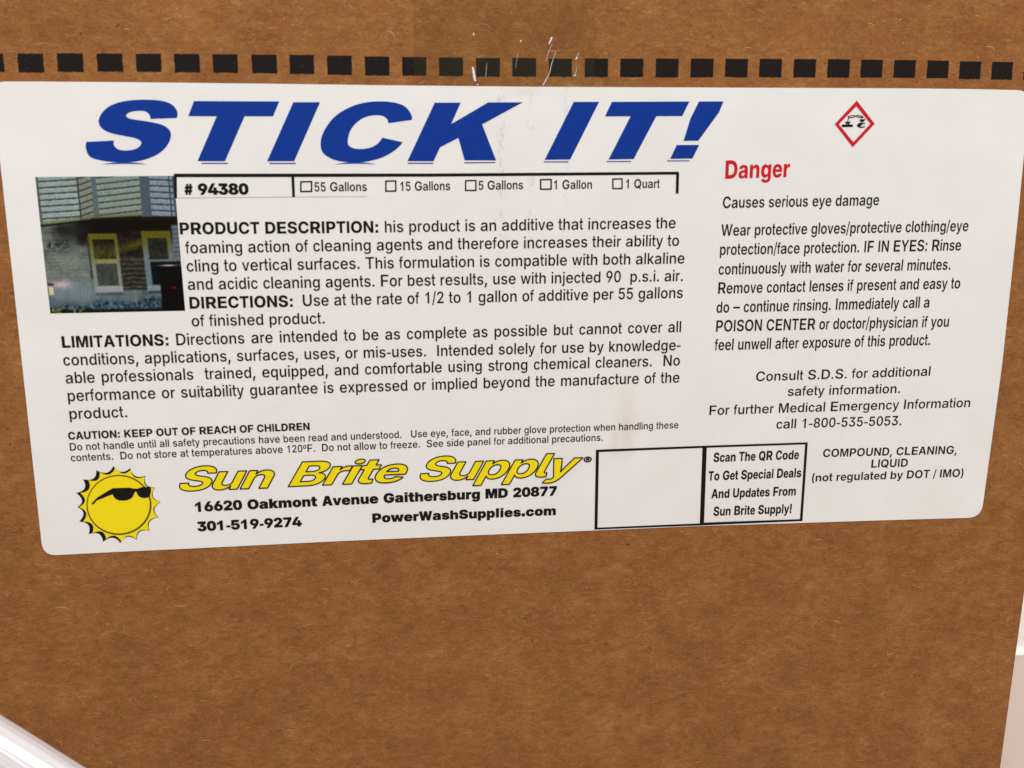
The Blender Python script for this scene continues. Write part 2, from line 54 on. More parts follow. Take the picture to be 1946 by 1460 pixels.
{"p":[[3.649,65.081],[2.654,62.324],[2.159,60.161],[1.156,58.23],[0.273,57.381]],"w":0.133},
{"p":[[1.406,58.954],[0.653,57.383]],"w":0.152},
{"p":[[8.845,64.048],[8.471,63.326]],"w":0.342},
{"p":[[8.378,59.96],[8.191,59.537]],"w":0.304},
{"p":[[8.745,61.407],[8.378,59.96]],"w":0.095},
{"p":[[2.759,66.859],[1.885,64.946],[1.263,62.792]],"w":0.085},
{"p":[[9.217,64.889],[8.845,64.048]],"w":0.114},
{"p":[[-12.774,62.449],[-13.052,58.87]],"w":0.067},
{"p":[[-5.396,64.885],[-5.905,61.306]],"w":0.057}],
"dash":{"x0":-119.084,"pitch":8.647,"w":5.66,"top":[[-118.153,63.741],[-107.414,63.934],[-75.03,63.972],[-55.862,63.923],[-38.11,63.675],[-21.07,63.62],[-3.895,63.6],[21.875,63.685],[39.106,63.823],[56.771,63.906],[74.081,64.01],[91.58,63.968],[108.443,63.755],[116.778,63.659]],"bot":[[-116.068,59.732],[-99.119,59.996],[-72.534,59.881],[-55.682,59.716],[-38.231,59.517],[-21.132,59.466],[-3.896,59.403],[21.966,59.451],[39.259,59.593],[56.986,59.64],[74.354,59.71],[91.899,59.756],[100.102,59.705],[117.165,59.429]]},
"cam":{"f":1995.0522456015447,"t":[-0.03739024167843217,-0.055726969715376946,-0.2558468613540413],"R":[[0.9929938442941966,-0.004466265948962591,-0.11808165675627179],[-0.027297830082532556,0.9635853072410859,-0.2660041054981807],[0.11496979458369938,0.2673638123186741,0.9567123591737523]],"q":[-0.03395647461811959,0.04295286728801494,0.6026660829725952,-0.02464853706138206,-0.4125094799524001,-0.11396144320812464,-0.2332212545324805]},
"rows":[
["#","K",-84.068,32.343,-82.271,32.357,2.427,{}],
["94380","K",-80.971,32.326,-69.438,32.324,2.533,{}],
["55 Gallons","C",-54.033,32.903,-41.703,32.934,2.168,{"w":1}],
["15 Gallons","C",-33.733,32.915,-21.815,33.047,2.188,{"w":1}],
["5 Gallons","C",-14.956,33.071,-4.117,33.173,2.168,{"w":1}],
["1 Gallon","C",3.462,33.13,12.844,33.177,2.185,{"w":1}],
["1 Quart","C",21.342,33.255,29.788,33.269,2.189,{"w":1}],
["PRODUCT DESCRIPTION:","B",-85.796,23.097,-39.32,23.058,2.78,{}],
["his product is an additive that increases the","R",-37.704,23.092,34.223,23.358,2.857,{}],
["foaming action of cleaning agents and therefore increases their ability to","R",-84.863,18.588,35.273,18.967,2.852,{}],
["cling to vertical surfaces. This formulation is compatible with both alkaline","R",-84.853,14.235,36.87,14.512,2.866,{}],
["and acidic cleaning agents. For best results, use with injected 90  p.s.i. air.","R",-84.921,9.844,36.652,10.066,2.893,{}],
["DIRECTIONS:","B",-84.802,5.307,-60.464,5.308,2.83,{}],
["Use at the rate of 1/2 to 1 gallon of additive per 55 gallons","R",-58.001,5.405,36.856,5.72,2.913,{}],
["of finished product.","R",-84.633,0.944,-52.998,0.986,2.861,{}],
["LIMITATIONS:","B",-115.126,-3.577,-90.467,-3.617,2.811,{}],
["Directions are intended to be as complete as possible but cannot cover all","R",-88.598,-3.623,36.827,-3.126,2.922,{"j":1}],
["conditions, applications, surfaces, uses, or mis-uses.  Intended solely for use by knowledge-","R",-115.254,-7.971,36.923,-7.901,2.905,{"j":1}],
["able professionals  trained, equipped, and comfortable using strong chemical cleaners.  No","R",-115.168,-12.399,36.947,-12.007,2.933,{"j":1}],
["performance or suitability guarantee is expressed or implied beyond the manufacture of the","R",-115.086,-16.87,37.05,-16.564,2.949,{"j":1}],
["product.","R",-115.155,-21.381,-101.662,-21.324,2.87,{}],
["CAUTION: KEEP OUT OF REACH OF CHILDREN","B",-115.985,-26.583,-57.874,-26.254,1.943,{}],
["Do not handle until all safety precautions have been read and understood.   Use eye, face, and rubber glove protection when handling these","R",-115.889,-29.424,37.427,-29.07,1.978,{"w":1}],
["contents.  Do not store at temperatures above 120\u00baF.  Do not allow to freeze.  See side panel for additional precautions.","R",-115.936,-32.208,17.34,-31.896,1.981,{"w":1}],
["16620 Oakmont Avenue Gaithersburg MD 20877","K",-87.322,-47.033,5.416,-46.818,2.648,{}],
["301-519-9274","K",-87.199,-52.412,-61.136,-52.374,2.632,{}],
["PowerWashSupplies.com","K",-42.993,-52.348,5.291,-52.433,2.561,{}],
["Scan The QR Code","B",47.516,-38.917,71.021,-38.826,2.627,{}],
["To Get Special Deals","B",46.445,-44.181,72.143,-44.056,2.658,{}],
["And Updates From","B",47.613,-49.359,71.062,-49.317,2.657,{}],
["Sun Brite Supply!","B",48.514,-54.527,70.305,-54.492,2.687,{}],
["Danger","B",46.353,35.432,62.876,35.763,4.418,{"c":"red"}],
["Causes serious eye damage","C",46.07,28.21,86.96,28.629,2.848,{"w":1}],
["Wear protective gloves/protective clothing/eye","C",46.008,21.331,111.719,21.849,2.9,{"w":1}],
["protection/face protection. IF IN EYES: Rinse","C",45.966,16.516,110.24,16.893,2.927,{"w":1}],
["continuously with water for several minutes.","C",45.88,11.533,107.88,11.91,2.955,{"w":1}],
["Remove contact lenses if present and easy to","C",46.027,6.658,111.08,6.965,2.959,{"w":1}],
["do \u2013 continue rinsing. Immediately call a","C",45.864,1.696,103.108,2.035,2.985,{"w":1}],
["POISON CENTER or doctor/physician if you","C",46.049,-3.241,109.067,-3.187,3.005,{"w":1}],
["feel unwell after exposure of this product.","C",45.944,-8.182,104.415,-8.03,3.034,{"w":1}],
["Consult S.D.S. for additional","R",57.588,-16.765,105.375,-16.41,2.62,{}],
["safety information.","R",66.515,-21.032,97.461,-20.989,2.645,{}],
["For further Medical Emergency Information","R",45.586,-25.706,117.585,-25.403,2.641,{}],
["call 1-800-535-5053.","R",64.11,-30.041,98.802,-30.021,2.666,{}],
["COMPOUND, CLEANING,","M",77.72,-38.509,115.423,-38.635,2.315,{}],
["LIQUID","M",91.588,-41.963,101.865,-41.964,2.331,{}],
["(not regulated by DOT / IMO)","M",75.272,-45.487,118.066,-45.374,2.347,{}],
["Sun","Y",-90.713,-41.237,-67.231,-41.379,6.44,{"sl":0.37}],
["Brite","Y",-63.975,-41.27,-33.644,-41.192,6.549,{"sl":0.37}],
["Supply","Y",-30.444,-41.331,12.16,-41.385,6.677,{"sl":0.37}],
["\u00ae","K",12.439,-38.218,14.574,-38.209,2.011,{}]]}
FONT = {
'C': {
32: (278, []),
46: (278, [[71,0,1,71,135,1,207,135,1,207,0,1]]),
47: (278, [[267,750,1,97,-108,1,11,-108,1,181,750,1]]),
49: (556, [[252,0,1,252,533,1,122,449,1,109,420,1,109,549,1,182,608,1,299,719,1,373,719,1,373,0,1]]),
53: (556, [[272,-10,1,210,-10,0,112,44,0,55,137,0,53,197,1,168,197,1,170,168,0,198,124,0,244,99,0,272,99,1,305,99,0,355,133,0,384,194,0,384,233,1,384,273,0,354,334,0,303,369,0,269,369,1,241,369,0,188,344,0,173,324,1,66,344,1,97,716,1,466,716,1,466,603,1,195,603,1,178,416,1,181,416,1,199,441,0,263,472,0,302,472,1,344,472,0,416,438,0,470,374,0,499,288,0,499,236,1,499,165,0,441,54,0,339,-10,0]]),
58: (278, [[71,0,1,71,135,1,207,135,1,207,0,1],[71,384,1,71,519,1,207,519,1,207,384,1]]),
67: (722, [[375,-10,1,281,-10,0,133,77,0,48,242,0,48,358,1,48,474,0,134,639,0,282,726,0,375,726,1,434,726,0,538,692,0,618,627,0,669,534,0,678,475,1,542,475,1,536,506,0,507,554,0,464,587,0,409,605,0,378,605,1,320,605,0,233,547,0,184,437,0,184,358,1,184,277,0,233,167,0,321,111,0,377,111,1,409,111,0,463,129,0,507,162,0,536,210,0,542,241,1,678,241,1,672,190,0,624,100,0,545,30,0,440,-10,0]]),
69: (667, [[77,0,1,77,716,1,604,716,1,604,602,1,229,602,1,229,418,1,576,418,1,576,306,1,229,306,1,229,114,1,605,114,1,605,0,1]]),
70: (611, [[73,0,1,73,716,1,563,716,1,563,602,1,216,602,1,216,394,1,529,394,1,529,282,1,216,282,1,216,0,1]]),
71: (778, [[402,-10,1,297,-10,0,139,80,0,50,244,0,50,357,1,50,473,0,142,638,0,299,726,0,398,726,1,461,726,0,570,691,0,655,627,0,709,539,0,718,486,1,572,486,1,563,514,0,532,558,0,489,588,0,434,605,0,400,605,1,341,605,0,247,548,0,195,438,0,195,358,1,195,279,0,247,169,0,341,111,0,403,111,1,459,111,0,542,152,0,586,226,0,586,277,1,618,272,1,416,272,1,416,377,1,725,377,1,725,290,1,725,197,0,642,63,0,496,-10,0]]),
73: (278, [[74,0,1,74,716,1,204,716,1,204,0,1]]),
78: (722, [[67,0,1,67,716,1,214,716,1,444,334,1,460,309,0,494,245,0,530,168,0,548,120,1,533,120,1,530,160,0,525,247,0,522,326,0,522,353,1,522,716,1,655,716,1,655,0,1,508,0,1,299,344,1,278,380,0,241,447,0,200,531,0,171,590,1,189,590,1,192,538,0,197,444,0,200,369,0,200,345,1,200,0,1]]),
79: (778, [[389,-10,1,292,-10,0,138,77,0,49,242,0,49,358,1,49,474,0,138,639,0,292,726,0,389,726,1,486,726,0,640,639,0,729,474,0,729,358,1,729,242,0,640,77,0,486,-10,0],[389,111,1,448,111,0,538,168,0,588,278,0,588,358,1,588,438,0,538,548,0,448,605,0,389,605,1,330,605,0,241,548,0,190,437,0,190,358,1,190,278,0,241,168,0,330,111,0]]),
80: (667, [[72,0,1,72,716,1,358,716,1,444,716,0,563,654,0,624,546,0,624,477,1,624,408,0,562,300,0,442,239,0,355,239,1,168,239,1,168,350,1,335,350,1,384,350,0,448,382,0,478,440,0,478,477,1,478,515,0,448,571,0,384,603,0,334,603,1,215,603,1,215,0,1]]),
81: (778, [[344,242,1,465,242,1,536,153,1,588,92,1,710,-61,1,579,-61,1,496,41,1,460,92,1],[387,-10,1,290,-10,0,137,77,0,49,242,0,49,358,1,49,474,0,137,639,0,290,726,0,387,726,1,483,726,0,636,639,0,724,474,0,724,358,1,724,242,0,636,77,0,483,-10,0],[387,111,1,445,111,0,534,168,0,584,278,0,584,358,1,584,438,0,534,548,0,445,605,0,387,605,1,328,605,0,239,548,0,189,437,0,189,358,1,189,278,0,239,168,0,328,111,0]]),
82: (722, [[77,0,1,77,716,1,383,716,1,475,716,0,602,658,0,668,555,0,668,485,1,668,416,0,601,315,0,473,260,0,380,260,1,167,260,1,167,371,1,358,371,1,411,371,0,479,398,0,511,448,0,511,485,1,511,523,0,479,575,0,411,603,0,358,603,1,230,603,1,230,0,1],[527,0,1,332,325,1,498,325,1,697,0,1]]),
83: (667, [[338,-11,1,250,-11,0,121,41,0,48,142,0,45,215,1,184,215,1,187,178,0,228,129,0,295,104,0,337,104,1,379,104,0,444,129,0,480,174,0,480,203,1,480,230,0,448,265,0,389,289,0,348,299,1,265,319,1,171,342,0,66,436,0,66,513,1,66,577,0,137,673,0,262,726,0,341,726,1,421,726,0,542,672,0,610,578,0,612,517,1,475,517,1,470,562,0,398,611,0,339,611,1,298,611,0,240,588,0,209,547,0,209,521,1,209,493,0,245,456,0,302,433,0,333,426,1,401,409,1,445,400,0,524,366,0,586,317,0,622,248,0,622,202,1,622,138,0,554,42,0,427,-11,0]]),
84: (611, [[36,602,1,36,716,1,575,716,1,575,602,1,369,602,1,369,0,1,242,0,1,242,602,1]]),
87: (944, [[202,0,1,22,716,1,159,716,1,242,347,1,252,304,0,267,209,0,282,113,0,289,68,1,268,68,1,276,113,0,291,209,0,309,304,0,318,347,1,405,716,1,539,716,1,625,347,1,635,304,0,652,209,0,668,113,0,676,68,1,654,68,1,661,113,0,676,209,0,692,304,0,701,347,1,784,716,1,922,716,1,741,0,1,596,0,1,502,384,1,489,441,0,468,576,0,456,650,1,487,650,1,474,578,0,456,446,0,441,384,1,347,0,1]]),
89: (667, [[271,0,1,271,274,1,22,716,1,172,716,1,289,491,1,308,457,0,337,390,0,352,342,1,321,342,1,336,390,0,364,458,0,381,491,1,496,716,1,645,716,1,399,274,1,399,0,1]]),
97: (556, [[210,-10,1,160,-10,0,80,25,0,34,94,0,34,146,1,34,189,0,67,247,0,124,282,0,195,300,0,234,304,1,280,309,0,336,316,0,363,333,0,363,350,1,363,353,1,363,377,0,343,411,0,304,428,0,275,428,1,246,428,0,203,411,0,175,382,0,169,365,1,49,387,1,64,433,0,128,494,0,220,525,0,275,525,1,314,525,0,391,507,0,455,466,0,493,398,0,493,348,1,493,0,1,369,0,1,369,72,1,364,72,1,352,49,0,311,12,0,250,-10,0],[245,82,1,281,82,0,334,111,0,364,158,0,364,186,1,364,245,1,358,241,0,331,233,0,297,226,0,264,222,0,253,220,1,226,217,0,183,200,0,159,171,0,159,148,1,159,127,0,182,97,0,220,82,0]]),
99: (500, [[261,-10,1,192,-10,0,91,57,0,36,177,0,36,257,1,36,338,0,91,458,0,192,525,0,261,525,1,301,525,0,369,502,0,422,459,0,457,397,0,465,359,1,357,335,1,353,355,0,336,387,0,312,411,0,281,423,0,262,423,1,226,423,0,177,380,0,153,305,0,153,257,1,153,210,0,177,135,0,226,92,0,262,92,1,281,92,0,313,105,0,338,129,0,354,163,0,358,184,1,465,160,1,458,120,0,423,58,0,370,13,0,301,-10,0]]),
100: (556, [[236,-9,1,179,-9,0,89,53,0,37,173,0,37,259,1,37,346,0,91,465,0,181,525,0,235,525,1,278,525,0,333,495,0,366,452,0,374,432,1,379,432,1,379,688,1,498,688,1,498,0,1,381,0,1,381,83,1,374,83,1,365,63,0,332,21,0,277,-9,0],[270,95,1,306,95,0,355,136,0,381,210,0,381,259,1,381,308,0,355,381,0,306,421,0,270,421,1,234,421,0,185,379,0,160,306,0,160,259,1,160,212,0,185,138,0,234,95,0]]),
101: (556, [[289,-10,1,212,-10,0,100,55,0,39,175,0,39,257,1,39,337,0,99,458,0,208,525,0,282,525,1,330,525,0,416,494,0,481,430,0,519,331,0,519,263,1,519,225,1,96,225,1,96,309,1,456,309,1,397,285,1,397,328,0,371,391,0,321,427,0,283,427,1,245,427,0,192,391,0,165,330,0,165,293,1,165,234,1,165,186,0,196,121,0,253,88,0,291,88,1,317,88,0,358,103,0,388,132,0,395,153,1,511,130,1,498,88,0,438,25,0,348,-10,0]]),
102: (278, [[254,519,1,254,420,1,7,420,1,7,519,1],[77,0,1,77,564,1,77,616,0,109,685,0,165,720,0,199,720,1,223,720,0,261,710,0,270,706,1,252,609,1,246,612,0,228,617,0,217,617,1,193,617,0,172,585,0,172,557,1,172,0,1]]),
103: (556, [[269,-199,1,210,-199,0,122,-168,0,67,-114,0,55,-80,1,157,-45,1,164,-59,0,191,-88,0,235,-106,0,268,-106,1,320,-106,0,380,-57,0,380,-4,1,380,93,1,370,93,1,362,73,0,330,34,0,276,8,0,235,8,1,180,8,0,90,63,0,37,176,0,37,261,1,37,347,0,91,465,0,181,525,0,236,525,1,278,525,0,333,495,0,366,452,0,375,432,1,381,432,1,381,519,1,498,519,1,498,1,1,498,-67,0,439,-155,0,335,-199,0],[270,107,1,306,107,0,355,144,0,381,213,0,381,262,1,381,310,0,355,381,0,306,421,0,270,421,1,234,421,0,184,380,0,159,308,0,159,262,1,159,215,0,185,145,0,234,107,0]]),
104: (556, [[180,303,1,180,0,1,59,0,1,59,688,1,179,688,1,179,390,1,167,390,1,187,457,0,267,525,0,328,525,1,379,525,0,455,479,0,497,392,0,497,330,1,497,0,1,375,0,1,375,309,1,375,360,0,326,417,0,282,417,1,252,417,0,207,390,0,180,339,0]]),
105: (222, [[51,0,1,51,519,1,171,519,1,171,0,1],[51,616,1,51,716,1,171,716,1,171,616,1]]),
108: (222, [[51,0,1,51,716,1,171,716,1,171,0,1]]),
109: (833, [[60,0,1,60,519,1,176,519,1,181,393,1,172,393,1,183,439,0,229,499,0,290,527,0,323,527,1,377,527,0,444,456,0,459,386,1,444,386,1,455,433,0,505,496,0,574,527,0,613,527,1,659,527,0,731,486,0,773,407,0,773,350,1,773,0,1,649,0,1,649,328,1,649,375,0,600,419,0,565,419,1,538,419,0,498,395,0,477,352,0,477,323,1,477,0,1,356,0,1,356,333,1,356,372,0,310,419,0,274,419,1,249,419,0,208,395,0,184,350,0,184,316,1,184,0,1]]),
110: (556, [[181,303,1,181,0,1,59,0,1,59,519,1,174,519,1,176,390,1,167,390,1,187,457,0,267,525,0,328,525,1,379,525,0,455,479,0,497,392,0,497,330,1,497,0,1,375,0,1,375,309,1,375,360,0,326,417,0,282,417,1,253,417,0,207,390,0,181,339,0]]),
111: (556, [[278,-10,1,205,-10,0,97,57,0,38,177,0,38,257,1,38,338,0,97,458,0,205,525,0,278,525,1,352,525,0,459,458,0,518,338,0,518,257,1,518,177,0,459,57,0,352,-10,0],[278,92,1,316,92,0,368,136,0,393,211,0,393,257,1,393,304,0,368,379,0,316,423,0,278,423,1,239,423,0,189,379,0,163,305,0,163,257,1,163,211,0,189,136,0,239,92,0]]),
112: (556, [[58,-188,1,58,519,1,175,519,1,175,432,1,182,432,1,191,452,0,223,495,0,278,525,0,321,525,1,376,525,0,465,465,0,519,346,0,519,259,1,519,173,0,467,53,0,377,-9,0,320,-9,1,279,-9,0,224,21,0,191,63,0,182,83,1,177,83,1,177,-188,1],[286,95,1,322,95,0,371,138,0,396,212,0,396,259,1,396,306,0,371,379,0,322,421,0,286,421,1,250,421,0,201,381,0,175,308,0,175,259,1,175,210,0,201,136,0,251,95,0]]),
114: (333, [[54,0,1,54,519,1,163,519,1,163,431,1,167,431,1,180,477,0,240,526,0,278,526,1,288,526,0,309,524,0,317,522,1,317,406,1,310,408,0,280,412,0,266,412,1,238,412,0,192,384,0,166,334,0,166,301,1,166,0,1]]),
115: (500, [[249,-10,1,191,-10,0,102,25,0,46,91,0,37,139,1,151,160,1,160,123,0,211,86,0,252,86,1,293,86,0,340,119,0,340,144,1,340,166,0,308,194,0,275,202,1,190,220,1,120,236,0,50,309,0,50,367,1,50,415,0,101,487,0,192,525,0,252,525,1,309,525,0,392,492,0,443,431,0,452,390,1,344,368,1,336,395,0,292,431,0,254,431,1,219,431,0,172,400,0,172,374,1,172,353,0,203,324,0,239,316,1,325,297,1,396,282,0,465,212,0,465,157,1,465,107,0,410,32,0,312,-10,0]]),
116: (278, [[252,519,1,252,420,1,8,420,1,8,519,1],[67,690,1,171,690,1,171,148,1,171,122,0,190,96,0,212,96,1,219,96,0,242,100,0,248,102,1,264,5,1,247,-2,0,211,-7,0,195,-7,1,133,-7,0,67,68,0,67,137,1]]),
117: (556, [[228,-6,1,177,-6,0,101,40,0,59,127,0,59,189,1,59,519,1,180,519,1,180,210,1,180,159,0,230,102,0,274,102,1,304,102,0,349,129,0,375,180,0,375,216,1,375,519,1,497,519,1,497,0,1,382,0,1,380,129,1,389,129,1,368,62,0,288,-6,0]]),
118: (500, [[186,0,1,15,519,1,136,519,1,218,242,1,232,192,0,253,90,0,265,38,1,238,38,1,249,90,0,270,192,0,284,242,1,365,519,1,485,519,1,314,0,1]]),
119: (722, [[155,0,1,16,519,1,137,519,1,181,320,1,192,270,0,217,149,0,227,76,1,213,76,1,225,147,0,251,268,0,262,320,1,307,519,1,416,519,1,460,320,1,471,269,0,497,148,0,508,76,1,494,76,1,505,148,0,528,268,0,539,320,1,583,519,1,706,519,1,566,0,1,450,0,1,396,207,1,388,238,0,373,311,0,358,388,0,350,422,1,371,422,1,364,388,0,349,311,0,333,238,0,325,207,1,272,0,1]]),
120: (500, [[20,0,1,205,316,1,205,217,1,29,519,1,157,519,1,204,433,1,225,394,0,258,317,0,275,281,1,228,281,1,246,317,0,278,394,0,299,433,1,347,519,1,473,519,1,295,215,1,295,313,1,480,0,1,353,0,1,296,101,1,275,141,0,242,217,0,224,252,1,271,252,1,255,217,0,223,141,0,202,101,1,146,0,1]]),
121: (500, [[51,-179,1,77,-83,1,91,-87,1,116,-94,0,154,-88,0,178,-59,0,182,-32,1,188,-2,1,15,519,1,136,519,1,217,242,1,232,191,0,250,91,0,261,38,1,233,38,1,244,91,0,266,192,0,281,242,1,366,519,1,485,519,1,289,-62,1,275,-103,0,232,-161,0,170,-192,0,126,-192,1,103,-192,0,63,-184,0]]),
8211: (556, [[556,351,1,556,243,1,0,243,1,0,351,1]]),
},
'R': {
32: (278, []),
44: (278, [[38,-184,1,83,105,1,217,105,1,129,-184,1]]),
45: (333, [[32,214,1,32,304,1,301,304,1,301,214,1]]),
46: (278, [[76,0,1,76,126,1,202,126,1,202,0,1]]),
47: (278, [[266,750,1,93,-108,1,12,-108,1,185,750,1]]),
48: (556, [[278,-10,1,202,-10,0,99,77,0,46,241,0,46,358,1,46,474,0,100,638,0,203,726,0,278,726,1,353,726,0,457,638,0,510,474,0,510,358,1,510,241,0,457,77,0,354,-10,0],[278,97,1,319,97,0,374,156,0,401,272,0,401,358,1,401,444,0,374,560,0,319,620,0,278,620,1,237,620,0,182,560,0,155,444,0,155,358,1,155,272,0,182,156,0,237,97,0]]),
49: (556, [[260,0,1,260,560,1,130,480,1,109,455,1,109,540,1,190,600,1,304,719,1,373,719,1,373,0,1]]),
50: (556, [[67,0,1,67,91,1,283,336,1,314,372,0,356,429,0,378,482,0,378,512,1,378,546,0,350,596,0,303,622,0,273,622,1,241,622,0,195,593,0,169,539,0,169,502,1,64,502,1,64,570,0,118,670,0,213,726,0,274,726,1,337,726,0,431,672,0,484,578,0,484,518,1,484,479,0,458,403,0,391,307,0,330,240,1,220,111,1,220,106,1,493,106,1,493,0,1]]),
51: (556, [[269,-10,1,206,-10,0,104,40,0,44,131,0,41,193,1,153,193,1,156,163,0,187,119,0,239,97,0,270,97,1,303,97,0,356,123,0,386,175,0,386,213,1,386,246,0,357,303,0,298,337,0,252,337,1,190,337,1,190,426,1,338,605,1,338,610,1,73,610,1,73,716,1,475,716,1,475,624,1,271,384,1,271,409,1,340,419,0,443,368,0,499,269,0,499,207,1,499,142,0,440,45,0,336,-10,0]]),
53: (556, [[272,-10,1,211,-10,0,115,43,0,59,135,0,58,193,1,165,193,1,167,164,0,196,119,0,243,93,0,272,93,1,305,93,0,358,129,0,387,191,0,387,232,1,387,273,0,357,337,0,303,373,0,268,373,1,240,373,0,185,349,0,170,329,1,69,348,1,102,716,1,462,716,1,462,610,1,194,610,1,176,419,1,179,419,1,197,442,0,260,472,0,298,472,1,340,472,0,412,437,0,465,373,0,495,286,0,495,235,1,495,164,0,438,54,0,337,-10,0]]),
56: (556, [[278,-10,1,210,-10,0,106,43,0,47,134,0,47,192,1,47,236,0,81,313,0,140,363,0,177,371,1,177,375,1,129,387,0,70,476,0,70,534,1,70,589,0,123,676,0,217,726,0,278,726,1,337,726,0,431,676,0,486,589,0,486,534,1,486,476,0,426,387,0,379,375,1,379,371,1,415,363,0,474,313,0,509,236,0,509,192,1,509,134,0,449,43,0,345,-10,0],[278,88,1,313,88,0,366,117,0,395,167,0,395,201,1,395,235,0,364,288,0,311,319,0,278,319,1,244,319,0,191,289,0,160,235,0,160,201,1,160,167,0,189,117,0,242,88,0],[278,415,1,307,415,0,352,442,0,378,490,0,378,522,1,378,553,0,353,600,0,307,626,0,278,626,1,248,626,0,202,600,0,177,553,0,177,522,1,177,490,0,203,442,0,248,415,0]]),
57: (556, [[277,726,1,337,726,0,435,667,0,493,559,0,493,486,1,493,431,0,454,318,0,409,243,1,266,0,1,153,0,1,353,337,1,378,337,1,369,318,0,334,286,0,284,266,0,254,266,1,197,266,0,111,320,0,63,419,0,63,487,1,63,558,0,118,665,0,215,726,0],[277,624,1,245,624,0,195,589,0,167,528,0,167,489,1,167,450,0,195,389,0,245,355,0,277,355,1,309,355,0,359,389,0,388,449,0,388,488,1,388,528,0,359,589,0,310,624,0]]),
67: (722, [[376,-10,1,282,-10,0,135,78,0,50,242,0,50,358,1,50,473,0,135,638,0,283,726,0,376,726,1,434,726,0,536,692,0,615,629,0,667,537,0,676,478,1,549,478,1,543,511,0,512,560,0,467,595,0,410,612,0,378,612,1,319,612,0,228,553,0,176,439,0,176,358,1,176,275,0,228,162,0,319,104,0,377,104,1,410,104,0,466,122,0,512,156,0,543,206,0,549,238,1,676,238,1,669,186,0,620,97,0,542,29,0,438,-10,0]]),
68: (722, [[319,0,1,135,0,1,135,110,1,313,110,1,390,110,0,493,165,0,544,276,0,544,359,1,544,441,0,493,551,0,391,606,0,316,606,1,132,606,1,132,716,1,324,716,1,433,716,0,588,630,0,671,470,0,671,359,1,671,247,0,588,86,0,430,0,0],[202,716,1,202,0,1,74,0,1,74,716,1]]),
69: (667, [[81,0,1,81,716,1,601,716,1,601,609,1,223,609,1,223,414,1,573,414,1,573,309,1,223,309,1,223,107,1,603,107,1,603,0,1]]),
70: (611, [[77,0,1,77,716,1,559,716,1,559,609,1,210,609,1,210,393,1,525,393,1,525,287,1,210,287,1,210,0,1]]),
73: (278, [[78,0,1,78,716,1,200,716,1,200,0,1]]),
77: (833, [[67,0,1,67,716,1,242,716,1,368,342,1,375,322,0,391,258,0,408,184,0,423,113,0,429,86,1,405,86,1,411,112,0,426,182,0,443,257,0,460,322,0,466,342,1,591,716,1,766,716,1,766,0,1,650,0,1,650,364,1,650,387,0,651,452,0,653,526,0,655,602,0,655,636,1,663,636,1,654,599,0,634,520,0,613,446,0,595,384,0,589,364,1,466,0,1,367,0,1,242,364,1,236,384,0,218,444,0,197,518,0,176,597,0,166,636,1,176,636,1,177,604,0,178,530,0,180,454,0,181,388,0,181,364,1,181,0,1]]),
78: (722, [[70,0,1,70,716,1,209,716,1,450,319,1,465,294,0,498,233,0,534,156,0,552,110,1,538,110,1,535,151,0,530,235,0,528,311,0,528,337,1,528,716,1,652,716,1,652,0,1,513,0,1,295,358,1,275,391,0,238,457,0,197,541,0,167,600,1,184,600,1,187,548,0,192,454,0,195,381,0,195,358,1,195,0,1]]),
83: (667, [[337,-11,1,251,-11,0,123,41,0,51,139,0,48,209,1,178,209,1,182,172,0,224,122,0,294,97,0,336,97,1,380,97,0,449,123,0,487,171,0,487,202,1,487,230,0,453,267,0,392,292,0,352,302,1,267,323,1,173,346,0,69,440,0,69,515,1,69,578,0,140,673,0,263,726,0,341,726,1,420,726,0,540,673,0,607,580,0,609,521,1,481,521,1,476,567,0,399,618,0,339,618,1,296,618,0,235,593,0,202,550,0,202,523,1,202,492,0,241,454,0,300,430,0,330,423,1,400,406,1,441,397,0,519,365,0,582,316,0,619,248,0,619,201,1,619,138,0,552,42,0,426,-11,0]]),
84: (611, [[38,609,1,38,716,1,573,716,1,573,609,1,365,609,1,365,0,1,246,0,1,246,609,1]]),
85: (722, [[361,-11,1,274,-11,0,144,55,0,72,172,0,72,248,1,72,716,1,198,716,1,198,259,1,198,213,0,238,143,0,311,103,0,361,103,1,411,103,0,484,143,0,524,213,0,524,259,1,524,716,1,650,716,1,650,248,1,650,172,0,578,55,0,448,-11,0]]),
97: (556, [[214,-10,1,163,-10,0,83,25,0,36,95,0,36,146,1,36,190,0,70,247,0,128,282,0,200,299,0,238,303,1,284,308,0,342,316,0,369,332,0,369,350,1,369,352,1,369,378,0,348,414,0,306,433,0,276,433,1,245,433,0,199,415,0,170,385,0,164,367,1,51,391,1,67,437,0,133,496,0,223,525,0,275,525,1,312,525,0,388,508,0,451,468,0,490,399,0,490,347,1,490,0,1,374,0,1,374,72,1,369,72,1,358,50,0,316,12,0,255,-10,0],[244,78,1,283,78,0,339,108,0,370,157,0,370,186,1,370,248,1,364,243,0,335,235,0,299,229,0,264,224,0,252,222,1,224,219,0,179,202,0,154,171,0,154,147,1,154,124,0,177,94,0,218,78,0]]),
98: (556, [[316,-9,1,274,-9,0,218,21,0,186,64,0,177,82,1,170,82,1,170,0,1,60,0,1,60,688,1,172,688,1,172,433,1,177,433,1,185,451,0,217,494,0,273,525,0,316,525,1,373,525,0,464,464,0,517,345,0,517,258,1,517,173,0,465,54,0,374,-9,0],[286,89,1,325,89,0,376,133,0,403,210,0,403,259,1,403,308,0,377,384,0,325,427,0,286,427,1,249,427,0,197,385,0,170,310,0,170,259,1,170,208,0,197,132,0,249,89,0]]),
